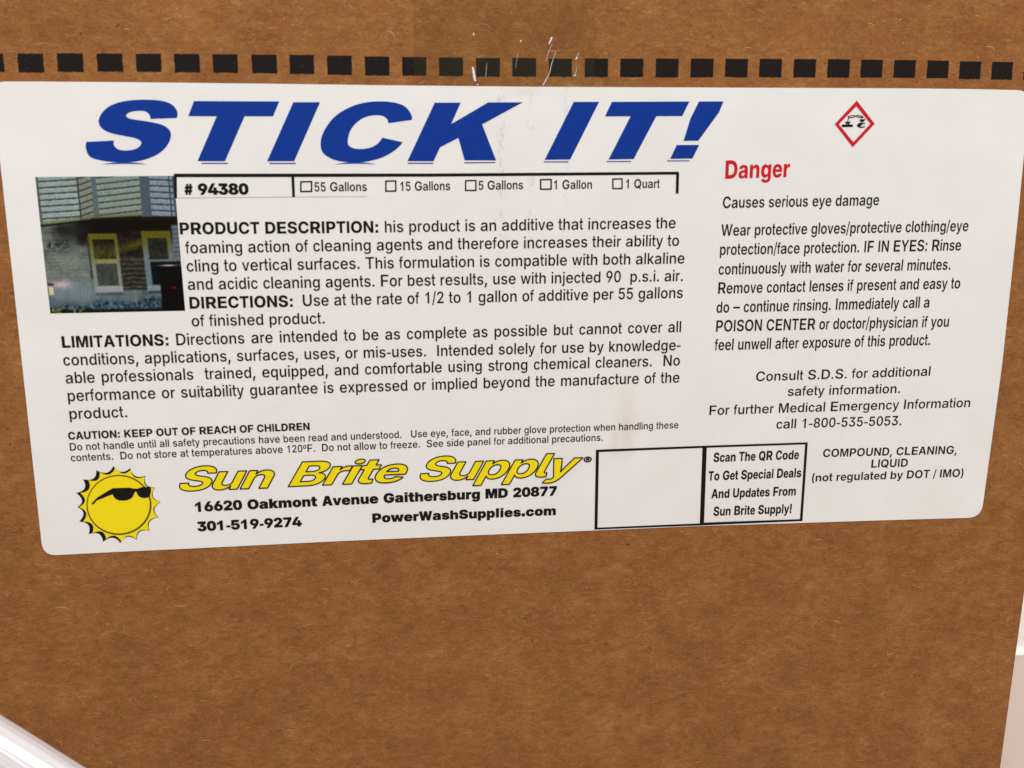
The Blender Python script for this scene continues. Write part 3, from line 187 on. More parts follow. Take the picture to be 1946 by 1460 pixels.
99: (500, [[261,-10,1,193,-10,0,93,57,0,38,177,0,38,257,1,38,338,0,93,458,0,193,525,0,261,525,1,300,525,0,367,503,0,419,461,0,455,401,0,463,364,1,362,340,1,358,360,0,340,393,0,315,416,0,282,429,0,262,429,1,223,429,0,172,383,0,147,306,0,147,257,1,147,209,0,172,132,0,223,86,0,262,86,1,282,86,0,316,99,0,342,124,0,359,158,0,363,179,1,464,155,1,456,116,0,421,55,0,368,12,0,300,-10,0]]),
100: (556, [[240,-9,1,182,-9,0,91,54,0,39,173,0,39,258,1,39,345,0,92,464,0,184,525,0,240,525,1,283,525,0,339,494,0,371,451,0,379,433,1,384,433,1,384,688,1,496,688,1,496,0,1,386,0,1,386,82,1,379,82,1,371,64,0,338,21,0,282,-9,0],[270,89,1,307,89,0,359,132,0,386,208,0,386,259,1,386,310,0,359,385,0,307,427,0,270,427,1,231,427,0,179,384,0,153,308,0,153,259,1,153,210,0,180,133,0,232,89,0]]),
101: (556, [[290,-10,1,213,-10,0,101,55,0,41,175,0,41,256,1,41,336,0,100,457,0,209,525,0,282,525,1,329,525,0,413,495,0,479,431,0,517,332,0,517,264,1,517,226,1,98,226,1,98,307,1,458,307,1,403,283,1,403,327,0,376,394,0,322,432,0,283,432,1,243,432,0,187,394,0,158,331,0,158,292,1,158,236,1,158,186,0,191,118,0,252,83,0,292,83,1,318,83,0,361,98,0,392,129,0,401,151,1,509,128,1,496,87,0,437,24,0,347,-10,0]]),
102: (278, [[253,519,1,253,426,1,7,426,1,7,519,1],[79,0,1,79,568,1,79,619,0,112,686,0,167,720,0,200,720,1,224,720,0,261,710,0,269,706,1,251,615,1,245,617,0,228,622,0,216,622,1,191,622,0,168,589,0,168,559,1,168,0,1]]),
103: (556, [[269,-199,1,211,-199,0,125,-168,0,70,-116,0,58,-83,1,152,-47,1,160,-61,0,187,-91,0,233,-111,0,269,-111,1,322,-111,0,385,-60,0,385,-5,1,385,93,1,376,93,1,368,74,0,336,35,0,281,8,0,239,8,1,183,8,0,92,64,0,39,177,0,39,261,1,39,346,0,93,464,0,184,525,0,240,525,1,283,525,0,339,495,0,372,451,0,380,433,1,387,433,1,387,519,1,496,519,1,496,-2,1,496,-69,0,437,-156,0,334,-199,0],[270,102,1,307,102,0,359,140,0,386,212,0,386,262,1,386,312,0,359,386,0,308,427,0,270,427,1,231,427,0,179,384,0,153,309,0,153,262,1,153,214,0,179,142,0,232,102,0]]),
104: (556, [[175,304,1,175,0,1,62,0,1,62,688,1,174,688,1,174,391,1,162,391,1,183,458,0,264,525,0,324,525,1,375,525,0,452,480,0,494,393,0,494,330,1,494,0,1,380,0,1,380,312,1,380,365,0,328,424,0,282,424,1,252,424,0,203,396,0,175,343,0]]),
105: (222, [[55,0,1,55,519,1,167,519,1,167,0,1],[55,616,1,55,716,1,167,716,1,167,616,1]]),
106: (222, [[57,519,1,164,519,1,164,-30,1,165,-83,0,127,-154,0,55,-188,0,4,-188,1,-17,-188,1,-17,-93,1,-1,-93,1,30,-93,0,57,-60,0,57,-28,1],[111,591,1,85,591,0,49,629,0,49,655,1,49,682,0,85,720,0,111,720,1,137,720,0,174,682,0,174,655,1,174,629,0,137,591,0]]),
107: (500, [[160,165,1,160,309,1,178,309,1,353,519,1,482,519,1,269,264,1,247,264,1],[60,0,1,60,688,1,170,688,1,170,0,1],[361,0,1,202,237,1,277,321,1,493,0,1]]),
108: (222, [[55,0,1,55,716,1,167,716,1,167,0,1]]),
109: (833, [[63,0,1,63,519,1,172,519,1,176,395,1,168,395,1,179,441,0,224,499,0,285,527,0,319,527,1,373,527,0,441,457,0,454,389,1,441,389,1,451,435,0,501,497,0,570,527,0,610,527,1,655,527,0,728,487,0,770,408,0,770,350,1,770,0,1,654,0,1,654,332,1,654,381,0,602,426,0,566,426,1,537,426,0,496,401,0,473,356,0,473,326,1,473,0,1,360,0,1,360,338,1,360,378,0,312,426,0,274,426,1,248,426,0,204,401,0,179,354,0,179,319,1,179,0,1]]),
110: (556, [[175,304,1,175,0,1,62,0,1,62,519,1,170,519,1,171,391,1,162,391,1,183,458,0,264,525,0,324,525,1,376,525,0,452,480,0,494,393,0,494,330,1,494,0,1,381,0,1,381,312,1,381,365,0,328,424,0,283,424,1,252,424,0,203,396,0,175,343,0]]),
111: (556, [[278,-10,1,205,-10,0,99,57,0,40,177,0,40,257,1,40,338,0,99,458,0,205,525,0,278,525,1,351,525,0,457,458,0,516,338,0,516,257,1,516,177,0,457,57,0,351,-10,0],[278,86,1,319,86,0,373,132,0,400,210,0,400,257,1,400,305,0,373,383,0,319,429,0,278,429,1,237,429,0,183,383,0,156,305,0,156,257,1,156,210,0,183,132,0,237,86,0]]),
112: (556, [[60,-188,1,60,519,1,170,519,1,170,433,1,177,433,1,185,451,0,217,494,0,273,525,0,316,525,1,373,525,0,464,464,0,517,345,0,517,258,1,517,173,0,465,54,0,374,-9,0,316,-9,1,274,-9,0,218,21,0,186,64,0,177,82,1,172,82,1,172,-188,1],[286,89,1,325,89,0,376,133,0,403,210,0,403,259,1,403,308,0,377,384,0,325,427,0,286,427,1,249,427,0,197,385,0,170,310,0,170,259,1,170,208,0,197,132,0,249,89,0]]),
113: (556, [[496,-188,1,384,-188,1,384,82,1,379,82,1,371,64,0,338,21,0,282,-9,0,240,-9,1,182,-9,0,91,54,0,39,173,0,39,258,1,39,345,0,92,464,0,184,525,0,240,525,1,283,525,0,339,494,0,371,451,0,379,433,1,386,433,1,386,519,1,496,519,1],[270,89,1,307,89,0,359,132,0,386,208,0,386,259,1,386,310,0,359,385,0,307,427,0,270,427,1,231,427,0,179,384,0,153,308,0,153,259,1,153,210,0,180,133,0,232,89,0]]),
114: (333, [[57,0,1,57,519,1,159,519,1,159,432,1,164,432,1,176,477,0,238,526,0,277,526,1,287,526,0,309,524,0,316,523,1,316,413,1,310,415,0,280,419,0,266,419,1,236,419,0,189,390,0,162,340,0,162,306,1,162,0,1]]),
115: (500, [[249,-10,1,192,-10,0,104,24,0,48,89,0,40,136,1,146,157,1,156,118,0,209,81,0,251,81,1,295,81,0,345,117,0,345,144,1,345,166,0,312,196,0,278,204,1,193,223,1,123,239,0,53,311,0,53,368,1,53,416,0,104,487,0,194,525,0,253,525,1,310,525,0,391,492,0,441,432,0,451,392,1,349,371,1,340,398,0,295,436,0,255,436,1,218,436,0,168,402,0,168,375,1,168,352,0,201,322,0,239,314,1,323,295,1,394,279,0,462,210,0,462,155,1,462,106,0,408,31,0,312,-10,0]]),
116: (278, [[252,519,1,252,426,1,8,426,1,8,519,1],[69,690,1,168,690,1,168,146,1,168,117,0,188,90,0,211,90,1,218,90,0,241,94,0,248,96,1,263,4,1,247,-2,0,213,-7,0,197,-7,1,135,-7,0,69,67,0,69,135,1]]),
117: (556, [[232,-6,1,181,-6,0,104,39,0,62,127,0,62,189,1,62,519,1,175,519,1,175,207,1,175,154,0,228,95,0,274,95,1,305,95,0,353,123,0,380,177,0,380,215,1,380,519,1,494,519,1,494,0,1,386,0,1,385,128,1,394,128,1,373,60,0,291,-6,0]]),
118: (500, [[190,0,1,17,519,1,131,519,1,217,236,1,232,186,0,253,86,0,265,35,1,238,35,1,249,86,0,270,186,0,285,236,1,370,519,1,483,519,1,309,0,1]]),
119: (722, [[159,0,1,19,519,1,132,519,1,179,314,1,190,265,0,215,145,0,227,71,1,213,71,1,224,143,0,250,263,0,262,314,1,310,519,1,413,519,1,460,314,1,471,264,0,497,144,0,509,71,1,495,71,1,506,143,0,531,263,0,542,314,1,589,519,1,703,519,1,562,0,1,453,0,1,398,213,1,390,245,0,374,318,0,359,395,0,351,431,1,371,431,1,363,395,0,348,318,0,332,244,0,323,213,1,268,0,1]]),
120: (500, [[22,0,1,209,312,1,209,220,1,31,519,1,153,519,1,202,430,1,224,391,0,257,316,0,275,281,1,229,281,1,247,316,0,279,391,0,301,430,1,352,519,1,471,519,1,291,218,1,291,308,1,478,0,1,358,0,1,298,105,1,276,144,0,242,218,0,225,252,1,271,252,1,254,218,0,223,144,0,201,105,1,141,0,1]]),
121: (500, [[53,-179,1,78,-89,1,91,-93,1,115,-100,0,153,-94,0,179,-63,0,185,-34,1,192,-2,1,16,519,1,130,519,1,216,236,1,231,185,0,250,86,0,262,35,1,233,35,1,245,86,0,267,186,0,282,236,1,371,519,1,484,519,1,284,-65,1,270,-105,0,227,-162,0,166,-192,0,125,-192,1,102,-192,0,63,-184,0]]),
122: (500, [[53,0,1,53,76,1,303,415,1,303,419,1,61,419,1,61,519,1,439,519,1,439,436,1,200,104,1,200,100,1,447,100,1,447,0,1]]),
186: (365, [[182,302,1,135,302,0,64,353,0,26,443,0,26,503,1,26,562,0,64,651,0,135,700,0,182,700,1,230,700,0,301,651,0,339,562,0,339,503,1,339,443,0,301,353,0,230,302,0],[182,381,1,209,381,0,243,413,0,261,468,0,261,503,1,261,537,0,244,592,0,209,623,0,182,623,1,157,623,0,122,592,0,105,538,0,105,503,1,105,468,0,122,413,0,157,381,0]]),
},
'B': {
32: (278, []),
33: (333, [[96,226,1,85,716,1,248,716,1,237,226,1],[167,-10,1,128,-10,0,79,37,0,79,76,1,79,114,0,128,161,0,167,161,1,206,161,0,254,114,0,254,76,1,254,37,0,206,-10,0]]),
58: (333, [[87,0,1,87,160,1,246,160,1,246,0,1],[87,359,1,87,519,1,246,519,1,246,359,1]]),
65: (722, [[22,0,1,255,716,1,460,716,1,700,0,1,527,0,1,425,326,1,403,400,0,361,569,0,339,664,1,373,664,1,351,569,0,313,399,0,292,326,1,194,0,1],[175,158,1,175,282,1,547,282,1,547,158,1]]),
66: (722, [[66,0,1,66,716,1,388,716,1,476,716,0,594,669,0,654,587,0,654,534,1,654,492,0,616,428,0,551,387,0,508,379,1,508,372,1,555,370,0,635,327,0,685,251,0,685,199,1,685,142,0,622,52,0,500,0,0,411,0,1],[243,130,1,372,130,1,438,130,0,501,177,0,501,216,1,501,245,0,470,288,0,414,313,0,376,313,1,243,313,1],[243,419,1,359,419,1,392,419,0,444,439,0,474,478,0,474,505,1,474,542,0,415,587,0,363,587,1,243,587,1]]),
67: (722, [[374,-10,1,279,-10,0,128,76,0,41,241,0,41,358,1,41,475,0,129,640,0,280,726,0,374,726,1,436,726,0,542,691,0,624,624,0,676,528,0,683,466,1,523,466,1,518,494,0,494,538,0,456,568,0,407,584,0,377,584,1,324,584,0,246,531,0,203,430,0,203,358,1,203,284,0,246,183,0,324,132,0,377,132,1,406,132,0,455,148,0,493,178,0,519,222,0,523,250,1,684,250,1,679,201,0,633,109,0,554,34,0,444,-10,0]]),
68: (722, [[323,0,1,132,0,1,132,138,1,316,138,1,381,138,0,471,182,0,517,280,0,517,358,1,517,437,0,471,534,0,381,578,0,315,578,1,128,578,1,128,716,1,324,716,1,434,716,0,593,630,0,680,470,0,680,358,1,680,247,0,594,86,0,434,0,0],[223,716,1,223,0,1,60,0,1,60,716,1]]),
69: (667, [[66,0,1,66,716,1,611,716,1,611,584,1,245,584,1,245,426,1,583,426,1,583,297,1,245,297,1,245,132,1,612,132,1,612,0,1]]),
70: (611, [[63,0,1,63,716,1,572,716,1,572,584,1,233,584,1,233,395,1,539,395,1,539,266,1,233,266,1,233,0,1]]),
71: (778, [[402,-10,1,296,-10,0,134,79,0,44,244,0,44,357,1,44,474,0,139,638,0,300,726,0,400,726,1,464,726,0,575,690,0,662,625,0,716,537,0,723,484,1,552,484,1,545,507,0,519,544,0,481,571,0,432,584,0,403,584,1,347,584,0,262,532,0,216,431,0,216,359,1,216,287,0,261,185,0,345,132,0,404,132,1,456,132,0,530,166,0,568,229,0,568,272,1,601,268,1,412,268,1,412,387,1,731,387,1,731,295,1,731,199,0,647,63,0,498,-10,0]]),
72: (722, [[58,0,1,58,716,1,216,716,1,216,432,1,506,432,1,506,716,1,664,716,1,664,0,1,506,0,1,506,300,1,216,300,1,216,0,1]]),
73: (278, [[62,0,1,62,716,1,216,716,1,216,0,1]]),
75: (722, [[180,151,1,180,294,1,201,335,0,242,404,0,293,474,0,328,517,1,494,716,1,689,716,1,386,361,1,372,366,1],[60,0,1,60,716,1,221,716,1,221,532,1,218,343,1,221,265,1,221,0,1],[508,0,1,306,313,1,408,432,1,698,0,1]]),
76: (611, [[65,0,1,65,716,1,241,716,1,241,132,1,574,132,1,574,0,1]]),
77: (833, [[54,0,1,54,716,1,278,716,1,369,417,1,376,393,0,393,313,0,411,222,0,426,136,0,431,105,1,403,105,1,408,136,0,423,221,0,441,313,0,458,393,0,465,417,1,555,716,1,779,716,1,779,0,1,634,0,1,634,320,1,634,344,0,636,417,0,638,503,0,640,590,0,640,627,1,649,627,1,641,586,0,621,497,0,600,413,0,582,343,0,575,320,1,477,0,1,356,0,1,257,320,1,250,343,0,232,413,0,211,496,0,190,585,0,181,627,1,192,627,1,192,591,0,194,504,0,196,418,0,198,344,0,198,320,1,198,0,1]]),
78: (722, [[57,0,1,57,716,1,227,716,1,429,377,1,447,347,0,482,279,0,517,197,0,535,145,1,520,145,1,517,184,0,511,278,0,507,365,0,507,396,1,507,716,1,665,716,1,665,0,1,494,0,1,310,309,1,287,349,0,249,420,0,210,505,0,184,563,1,202,563,1,205,512,0,211,415,0,215,336,0,215,310,1,215,0,1]]),
79: (778, [[389,-10,1,291,-10,0,134,76,0,43,241,0,43,358,1,43,475,0,134,640,0,291,726,0,389,726,1,487,726,0,644,640,0,735,475,0,735,358,1,735,240,0,644,76,0,487,-10,0],[389,132,1,444,132,0,524,184,0,568,285,0,568,358,1,568,431,0,524,532,0,444,584,0,389,584,1,334,584,0,254,532,0,210,431,0,210,358,1,210,285,0,254,184,0,334,132,0]]),
80: (667, [[62,0,1,62,716,1,362,716,1,446,716,0,567,654,0,631,543,0,631,471,1,631,398,0,566,289,0,443,228,0,357,228,1,169,228,1,169,355,1,328,355,1,372,355,0,430,385,0,458,437,0,458,471,1,458,506,0,430,557,0,371,585,0,328,585,1,229,585,1,229,0,1]]),
81: (778, [[335,252,1,470,252,1,534,171,1,603,92,1,725,-58,1,576,-58,1,492,43,1,446,108,1],[385,-10,1,288,-10,0,133,76,0,42,241,0,42,358,1,42,475,0,133,640,0,288,726,0,385,726,1,482,726,0,637,640,0,728,475,0,728,358,1,728,240,0,637,76,0,482,-10,0],[385,132,1,440,132,0,519,184,0,562,285,0,562,358,1,562,431,0,519,532,0,440,584,0,385,584,1,331,584,0,252,532,0,208,431,0,208,358,1,208,285,0,252,184,0,331,132,0]]),
82: (722, [[66,0,1,66,716,1,386,716,1,476,716,0,605,658,0,674,552,0,674,480,1,674,407,0,604,304,0,472,250,0,381,250,1,172,250,1,172,378,1,350,378,1,396,378,0,458,401,0,489,446,0,489,480,1,489,515,0,458,561,0,396,585,0,350,585,1,244,585,1,244,0,1],[505,0,1,312,327,1,503,327,1,702,0,1]]),
83: (667, [[340,-10,1,249,-10,0,115,44,0,40,151,0,38,231,1,198,231,1,200,195,0,236,148,0,298,124,0,338,124,1,376,124,0,432,145,0,462,182,0,462,207,1,462,229,0,434,260,0,380,282,0,339,291,1,260,310,1,166,331,0,58,427,0,58,507,1,58,572,0,131,671,0,259,726,0,341,726,1,425,726,0,549,670,0,618,571,0,619,506,1,460,506,1,456,547,0,394,592,0,340,592,1,304,592,0,254,573,0,228,539,0,228,517,1,228,493,0,257,461,0,309,440,0,341,433,1,405,418,1,456,407,0,538,371,0,597,319,0,629,250,0,629,206,1,629,139,0,560,42,0,431,-10,0]]),
84: (611, [[31,584,1,31,716,1,580,716,1,580,584,1,380,584,1,380,0,1,232,0,1,232,584,1]]),
85: (722, [[361,-10,1,271,-10,0,135,56,0,60,174,0,60,253,1,60,716,1,221,716,1,221,266,1,221,227,0,256,166,0,319,131,0,361,131,1,403,131,0,466,166,0,501,227,0,501,266,1,501,716,1,662,716,1,662,253,1,662,174,0,587,56,0,451,-10,0]]),
97: (556, [[201,-9,1,151,-9,0,73,25,0,29,93,0,29,145,1,29,188,0,60,247,0,114,283,0,184,302,0,223,306,1,268,310,0,322,318,0,347,336,0,347,352,1,347,354,1,347,374,0,330,401,0,297,415,0,273,415,1,249,415,0,212,401,0,188,376,0,183,359,1,44,379,1,56,424,0,117,489,0,212,525,0,274,525,1,319,525,0,401,504,0,464,461,0,500,395,0,500,351,1,500,0,1,356,0,1,356,72,1,352,72,1,338,47,0,296,10,0,238,-9,0],[246,94,1,276,94,0,322,118,0,349,159,0,349,185,1,349,237,1,342,233,0,320,227,0,292,221,0,265,217,0,254,215,1,229,212,0,194,195,0,175,169,0,175,151,1,175,132,0,193,107,0,225,94,0]]),
99: (556, [[289,-10,1,210,-10,0,96,57,0,35,178,0,35,257,1,35,338,0,96,458,0,210,525,0,289,525,1,337,525,0,417,500,0,477,454,0,515,387,0,522,346,1,382,321,1,378,342,0,363,373,0,340,396,0,309,407,0,291,407,1,258,407,0,212,371,0,188,304,0,188,258,1,188,213,0,212,146,0,258,108,0,291,108,1,310,108,0,340,120,0,364,143,0,379,177,0,383,198,1,523,173,1,516,131,0,478,63,0,417,15,0,337,-10,0]]),
100: (611, [[248,-8,1,189,-8,0,92,53,0,36,171,0,36,259,1,36,349,0,94,467,0,190,525,0,246,525,1,289,525,0,349,497,0,386,453,0,396,431,1,400,431,1,400,688,1,554,688,1,554,0,1,402,0,1,402,84,1,396,84,1,386,61,0,347,19,0,289,-8,0],[298,113,1,332,113,0,378,149,0,403,215,0,403,259,1,403,304,0,379,369,0,332,405,0,298,405,1,265,405,0,218,368,0,195,303,0,195,259,1,195,216,0,219,149,0,265,113,0]]),
101: (556, [[288,-10,1,209,-10,0,95,55,0,34,175,0,34,257,1,34,337,0,95,458,0,206,525,0,282,525,1,334,525,0,422,492,0,487,425,0,523,327,0,523,261,1,523,221,1,90,221,1,90,313,1,452,313,1,382,290,1,382,328,0,360,383,0,316,413,0,283,413,1,250,413,0,205,383,0,181,330,0,181,295,1,181,229,1,181,187,0,209,131,0,258,102,0,290,102,1,313,102,0,349,115,0,375,141,0,382,159,1,516,135,1,504,91,0,442,26,0,348,-10,0]]),
103: (611, [[294,-199,1,227,-199,0,127,-166,0,65,-108,0,54,-70,1,188,-41,1,193,-54,0,219,-79,0,263,-94,0,294,-94,1,345,-94,0,402,-49,0,402,-2,1,402,91,1,390,91,1,381,69,0,344,30,0,287,7,0,247,7,1,189,7,0,93,61,0,36,173,0,36,260,1,36,350,0,94,467,0,190,525,0,247,525,1,290,525,0,349,497,0,387,453,0,397,431,1,402,431,1,402,519,1,555,519,1,555,9,1,555,-60,0,488,-153,0,371,-199,0],[298,121,1,331,121,0,378,154,0,402,217,0,402,261,1,402,305,0,378,369,0,332,405,0,298,405,1,264,405,0,218,368,0,194,304,0,194,261,1,194,217,0,218,154,0,265,121,0]]),
104: (611, [[213,298,1,213,0,1,57,0,1,57,688,1,210,688,1,210,389,1,199,389,1,219,452,0,302,525,0,371,525,1,427,525,0,509,478,0,554,390,0,554,330,1,554,0,1,398,0,1,398,302,1,398,347,0,350,399,0,308,399,1,280,399,0,237,375,0,213,330,0]]),
105: (278, [[68,0,1,68,519,1,210,519,1,210,0,1],[68,600,1,68,716,1,210,716,1,210,600,1]]),
108: (278, [[68,0,1,68,716,1,210,716,1,210,0,1]]),
109: (889, [[57,0,1,57,519,1,200,519,1,208,387,1,197,387,1,209,436,0,258,498,0,322,526,0,358,526,1,414,526,0,484,455,0,502,376,1,484,376,1,496,429,0,551,495,0,624,526,0,664,526,1,713,526,0,789,484,0,832,406,0,832,350,1,832,0,1,677,0,1,677,317,1,677,359,0,633,400,0,599,400,1,575,400,0,538,379,0,519,341,0,519,315,1,519,0,1,370,0,1,370,320,1,370,357,0,327,400,0,293,400,1,270,400,0,233,379,0,212,339,0,212,311,1,212,0,1]]),
110: (611, [[213,298,1,213,0,1,57,0,1,57,519,1,204,519,1,206,389,1,199,389,1,219,452,0,303,525,0,371,525,1,427,525,0,509,478,0,554,390,0,554,330,1,554,0,1,398,0,1,398,302,1,398,347,0,350,399,0,308,399,1,280,399,0,237,375,0,213,330,0]]),
111: (611, [[306,-10,1,222,-10,0,102,57,0,37,178,0,37,257,1,37,338,0,102,458,0,222,525,0,306,525,1,389,525,0,509,458,0,574,338,0,574,257,1,574,178,0,509,57,0,389,-10,0],[306,108,1,341,108,0,388,146,0,412,214,0,412,258,1,412,302,0,388,370,0,341,407,0,306,407,1,271,407,0,223,370,0,199,303,0,199,258,1,199,214,0,223,146,0,271,108,0]]),
112: (611, [[57,-188,1,57,519,1,209,519,1,209,431,1,215,431,1,225,453,0,262,497,0,322,525,0,365,525,1,421,525,0,517,467,0,575,349,0,575,259,1,575,171,0,519,53,0,423,-8,0,363,-8,1,322,-8,0,264,19,0,226,61,0,215,84,1,211,84,1,211,-188,1],[313,113,1,346,113,0,392,149,0,416,216,0,416,259,1,416,303,0,393,368,0,347,405,0,313,405,1,279,405,0,232,369,0,208,304,0,208,259,1,208,215,0,233,149,0,280,113,0]]),
114: (389, [[55,0,1,55,519,1,201,519,1,201,426,1,207,426,1,221,476,0,285,526,0,328,526,1,339,526,0,363,523,0,373,520,1,373,386,1,362,390,0,326,394,0,311,394,1,281,394,0,233,367,0,206,320,0,206,288,1,206,0,1]]),
115: (556, [[277,-10,1,210,-10,0,108,27,0,43,97,0,34,146,1,180,169,1,190,134,0,240,99,0,283,99,1,320,99,0,363,125,0,363,147,1,363,165,0,330,189,0,296,196,1,203,214,1,125,229,0,47,303,0,47,362,1,47,413,0,104,486,0,208,525,0,278,525,1,343,525,0,440,491,0,499,428,0,508,384,1,369,361,1,361,388,0,316,419,0,281,419,1,248,419,0,204,393,0,204,371,1,204,354,0,232,329,0,268,322,1,367,304,1,446,289,0,523,220,0,523,163,1,523,111,0,460,33,0,349,-10,0]]),
116: (333, [[305,519,1,305,404,1,9,404,1,9,519,1],[74,690,1,216,690,1,216,156,1,216,134,0,235,112,0,257,112,1,265,112,0,292,116,0,299,118,1,318,6,1,294,-2,0,248,-7,0,228,-7,1,152,-7,0,74,70,0,74,142,1]]),
117: (611, [[240,-6,1,185,-6,0,102,41,0,57,129,0,57,189,1,57,519,1,213,519,1,213,217,1,213,172,0,261,120,0,303,120,1,331,120,0,374,144,0,398,189,0,398,221,1,398,519,1,554,519,1,554,0,1,407,0,1,405,130,1,412,130,1,392,67,0,308,-6,0]]),
121: (556, [[51,-177,1,84,-68,1,102,-73,1,130,-80,0,172,-73,0,195,-47,0,196,-25,1,197,-1,1,11,519,1,166,519,1,244,259,1,259,207,0,277,103,0,289,45,1,258,45,1,270,103,0,293,208,0,309,259,1,392,519,1,545,519,1,336,-55,1,320,-96,0,272,-157,0,198,-192,0,145,-192,1,117,-192,0,67,-183,0]]),
},
'M': {
32: (278, []),
40: (333, [[71,292,1,71,371,0,98,544,0,147,702,0,178,760,1,292,760,1,263,685,0,219,523,0,196,364,0,196,292,1,196,229,0,216,101,0,258,-44,0,292,-134,1,178,-134,1,125,-33,0,71,184,0]]),
41: (333, [[41,-134,1,75,-43,0,118,103,0,137,230,0,137,292,1,137,364,0,114,523,0,71,685,0,41,760,1,155,760,1,186,702,0,235,544,0,262,371,0,262,292,1,262,183,0,207,-34,0,155,-134,1]]),
44: (278, [[30,-189,1,74,108,1,224,108,1,131,-189,1]]),
47: (278, [[268,750,1,100,-108,1,10,-108,1,178,750,1]]),
65: (722, [[23,0,1,265,716,1,451,716,1,699,0,1,540,0,1,426,348,1,406,414,0,364,572,0,341,666,1,372,666,1,349,571,0,310,413,0,291,348,1,181,0,1],[173,167,1,173,281,1,549,281,1,549,167,1]]),
67: (722, [[375,-10,1,280,-10,0,131,77,0,45,241,0,45,358,1,45,474,0,132,639,0,281,726,0,375,726,1,435,726,0,539,692,0,620,626,0,672,532,0,680,472,1,534,472,1,529,502,0,502,548,0,461,580,0,408,597,0,378,597,1,322,597,0,238,541,0,191,434,0,191,358,1,191,280,0,238,173,0,322,119,0,377,119,1,408,119,0,460,136,0,502,168,0,530,215,0,535,244,1,680,244,1,674,194,0,627,103,0,549,32,0,441,-10,0]]),
68: (722, [[321,0,1,133,0,1,133,125,1,314,125,1,385,125,0,481,174,0,529,278,0,529,358,1,529,439,0,481,542,0,386,591,0,315,591,1,130,591,1,130,716,1,324,716,1,434,716,0,591,630,0,676,470,0,676,358,1,676,247,0,591,86,0,432,0,0],[214,716,1,214,0,1,66,0,1,66,716,1]]),
69: (667, [[73,0,1,73,716,1,607,716,1,607,596,1,235,596,1,235,421,1,578,421,1,578,302,1,235,302,1,235,120,1,608,120,1,608,0,1]]),
71: (778, [[402,-10,1,297,-10,0,137,80,0,48,244,0,48,357,1,48,473,0,141,638,0,300,726,0,399,726,1,462,726,0,572,691,0,658,626,0,712,538,0,720,485,1,565,485,1,557,511,0,527,553,0,486,582,0,433,597,0,401,597,1,343,597,0,253,542,0,203,435,0,203,359,1,203,282,0,252,175,0,342,119,0,403,119,1,458,119,0,537,157,0,579,227,0,579,275,1,611,270,1,414,270,1,414,381,1,727,381,1,727,292,1,727,198,0,644,63,0,497,-10,0]]),
73: (278, [[69,0,1,69,716,1,209,716,1,209,0,1]]),
76: (611, [[72,0,1,72,716,1,231,716,1,231,120,1,571,120,1,571,0,1]]),
77: (833, [[59,0,1,59,716,1,261,716,1,369,383,1,375,361,0,392,288,0,410,205,0,425,126,0,430,96,1,404,96,1,409,125,0,424,203,0,442,287,0,459,360,0,465,383,1,571,716,1,774,716,1,774,0,1,641,0,1,641,340,1,641,363,0,643,433,0,645,513,0,647,595,0,647,631,1,655,631,1,647,592,0,626,507,0,606,428,0,588,362,0,581,340,1,472,0,1,361,0,1,250,340,1,244,362,0,226,427,0,205,506,0,184,591,0,174,631,1,185,631,1,185,597,0,187,516,0,189,435,0,190,364,0,190,340,1,190,0,1]]),
78: (722, [[63,0,1,63,716,1,219,716,1,439,350,1,455,323,0,489,258,0,525,179,0,543,129,1,528,129,1,525,169,0,520,258,0,516,341,0,516,369,1,516,716,1,659,716,1,659,0,1,503,0,1,303,331,1,282,368,0,244,437,0,204,522,0,176,580,1,194,580,1,197,528,0,202,433,0,206,356,0,206,332,1,206,0,1]]),
79: (778, [[389,-10,1,292,-10,0,137,77,0,47,241,0,47,358,1,47,474,0,137,639,0,292,726,0,389,726,1,487,726,0,641,639,0,731,474,0,731,358,1,731,241,0,641,77,0,487,-10,0],[389,119,1,447,119,0,533,174,0,581,281,0,581,358,1,581,435,0,533,542,0,447,597,0,389,597,1,332,597,0,246,542,0,197,435,0,197,358,1,197,281,0,246,174,0,332,119,0]]),
80: (667, [[68,0,1,68,716,1,359,716,1,445,716,0,564,654,0,627,545,0,627,475,1,627,404,0,563,296,0,442,235,0,356,235,1,169,235,1,169,352,1,332,352,1,380,352,0,441,383,0,471,439,0,471,475,1,471,511,0,441,566,0,379,596,0,332,596,1,220,596,1,220,0,1]]),
81: (778, [[341,246,1,467,246,1,535,160,1,594,92,1,716,-60,1,578,-60,1,495,42,1,455,98,1],[386,-10,1,290,-10,0,136,77,0,46,241,0,46,358,1,46,474,0,136,639,0,290,726,0,386,726,1,483,726,0,636,639,0,725,474,0,725,358,1,725,241,0,636,77,0,483,-10,0],[386,119,1,443,119,0,528,174,0,576,281,0,576,358,1,576,435,0,528,542,0,443,597,0,386,597,1,329,597,0,244,542,0,196,435,0,196,358,1,196,281,0,244,174,0,329,119,0]]),
84: (611, [[34,596,1,34,716,1,577,716,1,577,596,1,373,596,1,373,0,1,238,0,1,238,596,1]]),
85: (722, [[361,-10,1,272,-10,0,139,56,0,66,173,0,66,251,1,66,716,1,211,716,1,211,263,1,211,221,0,248,156,0,316,118,0,361,118,1,407,118,0,474,156,0,511,221,0,511,263,1,511,716,1,656,716,1,656,251,1,656,173,0,583,56,0,450,-10,0]]),
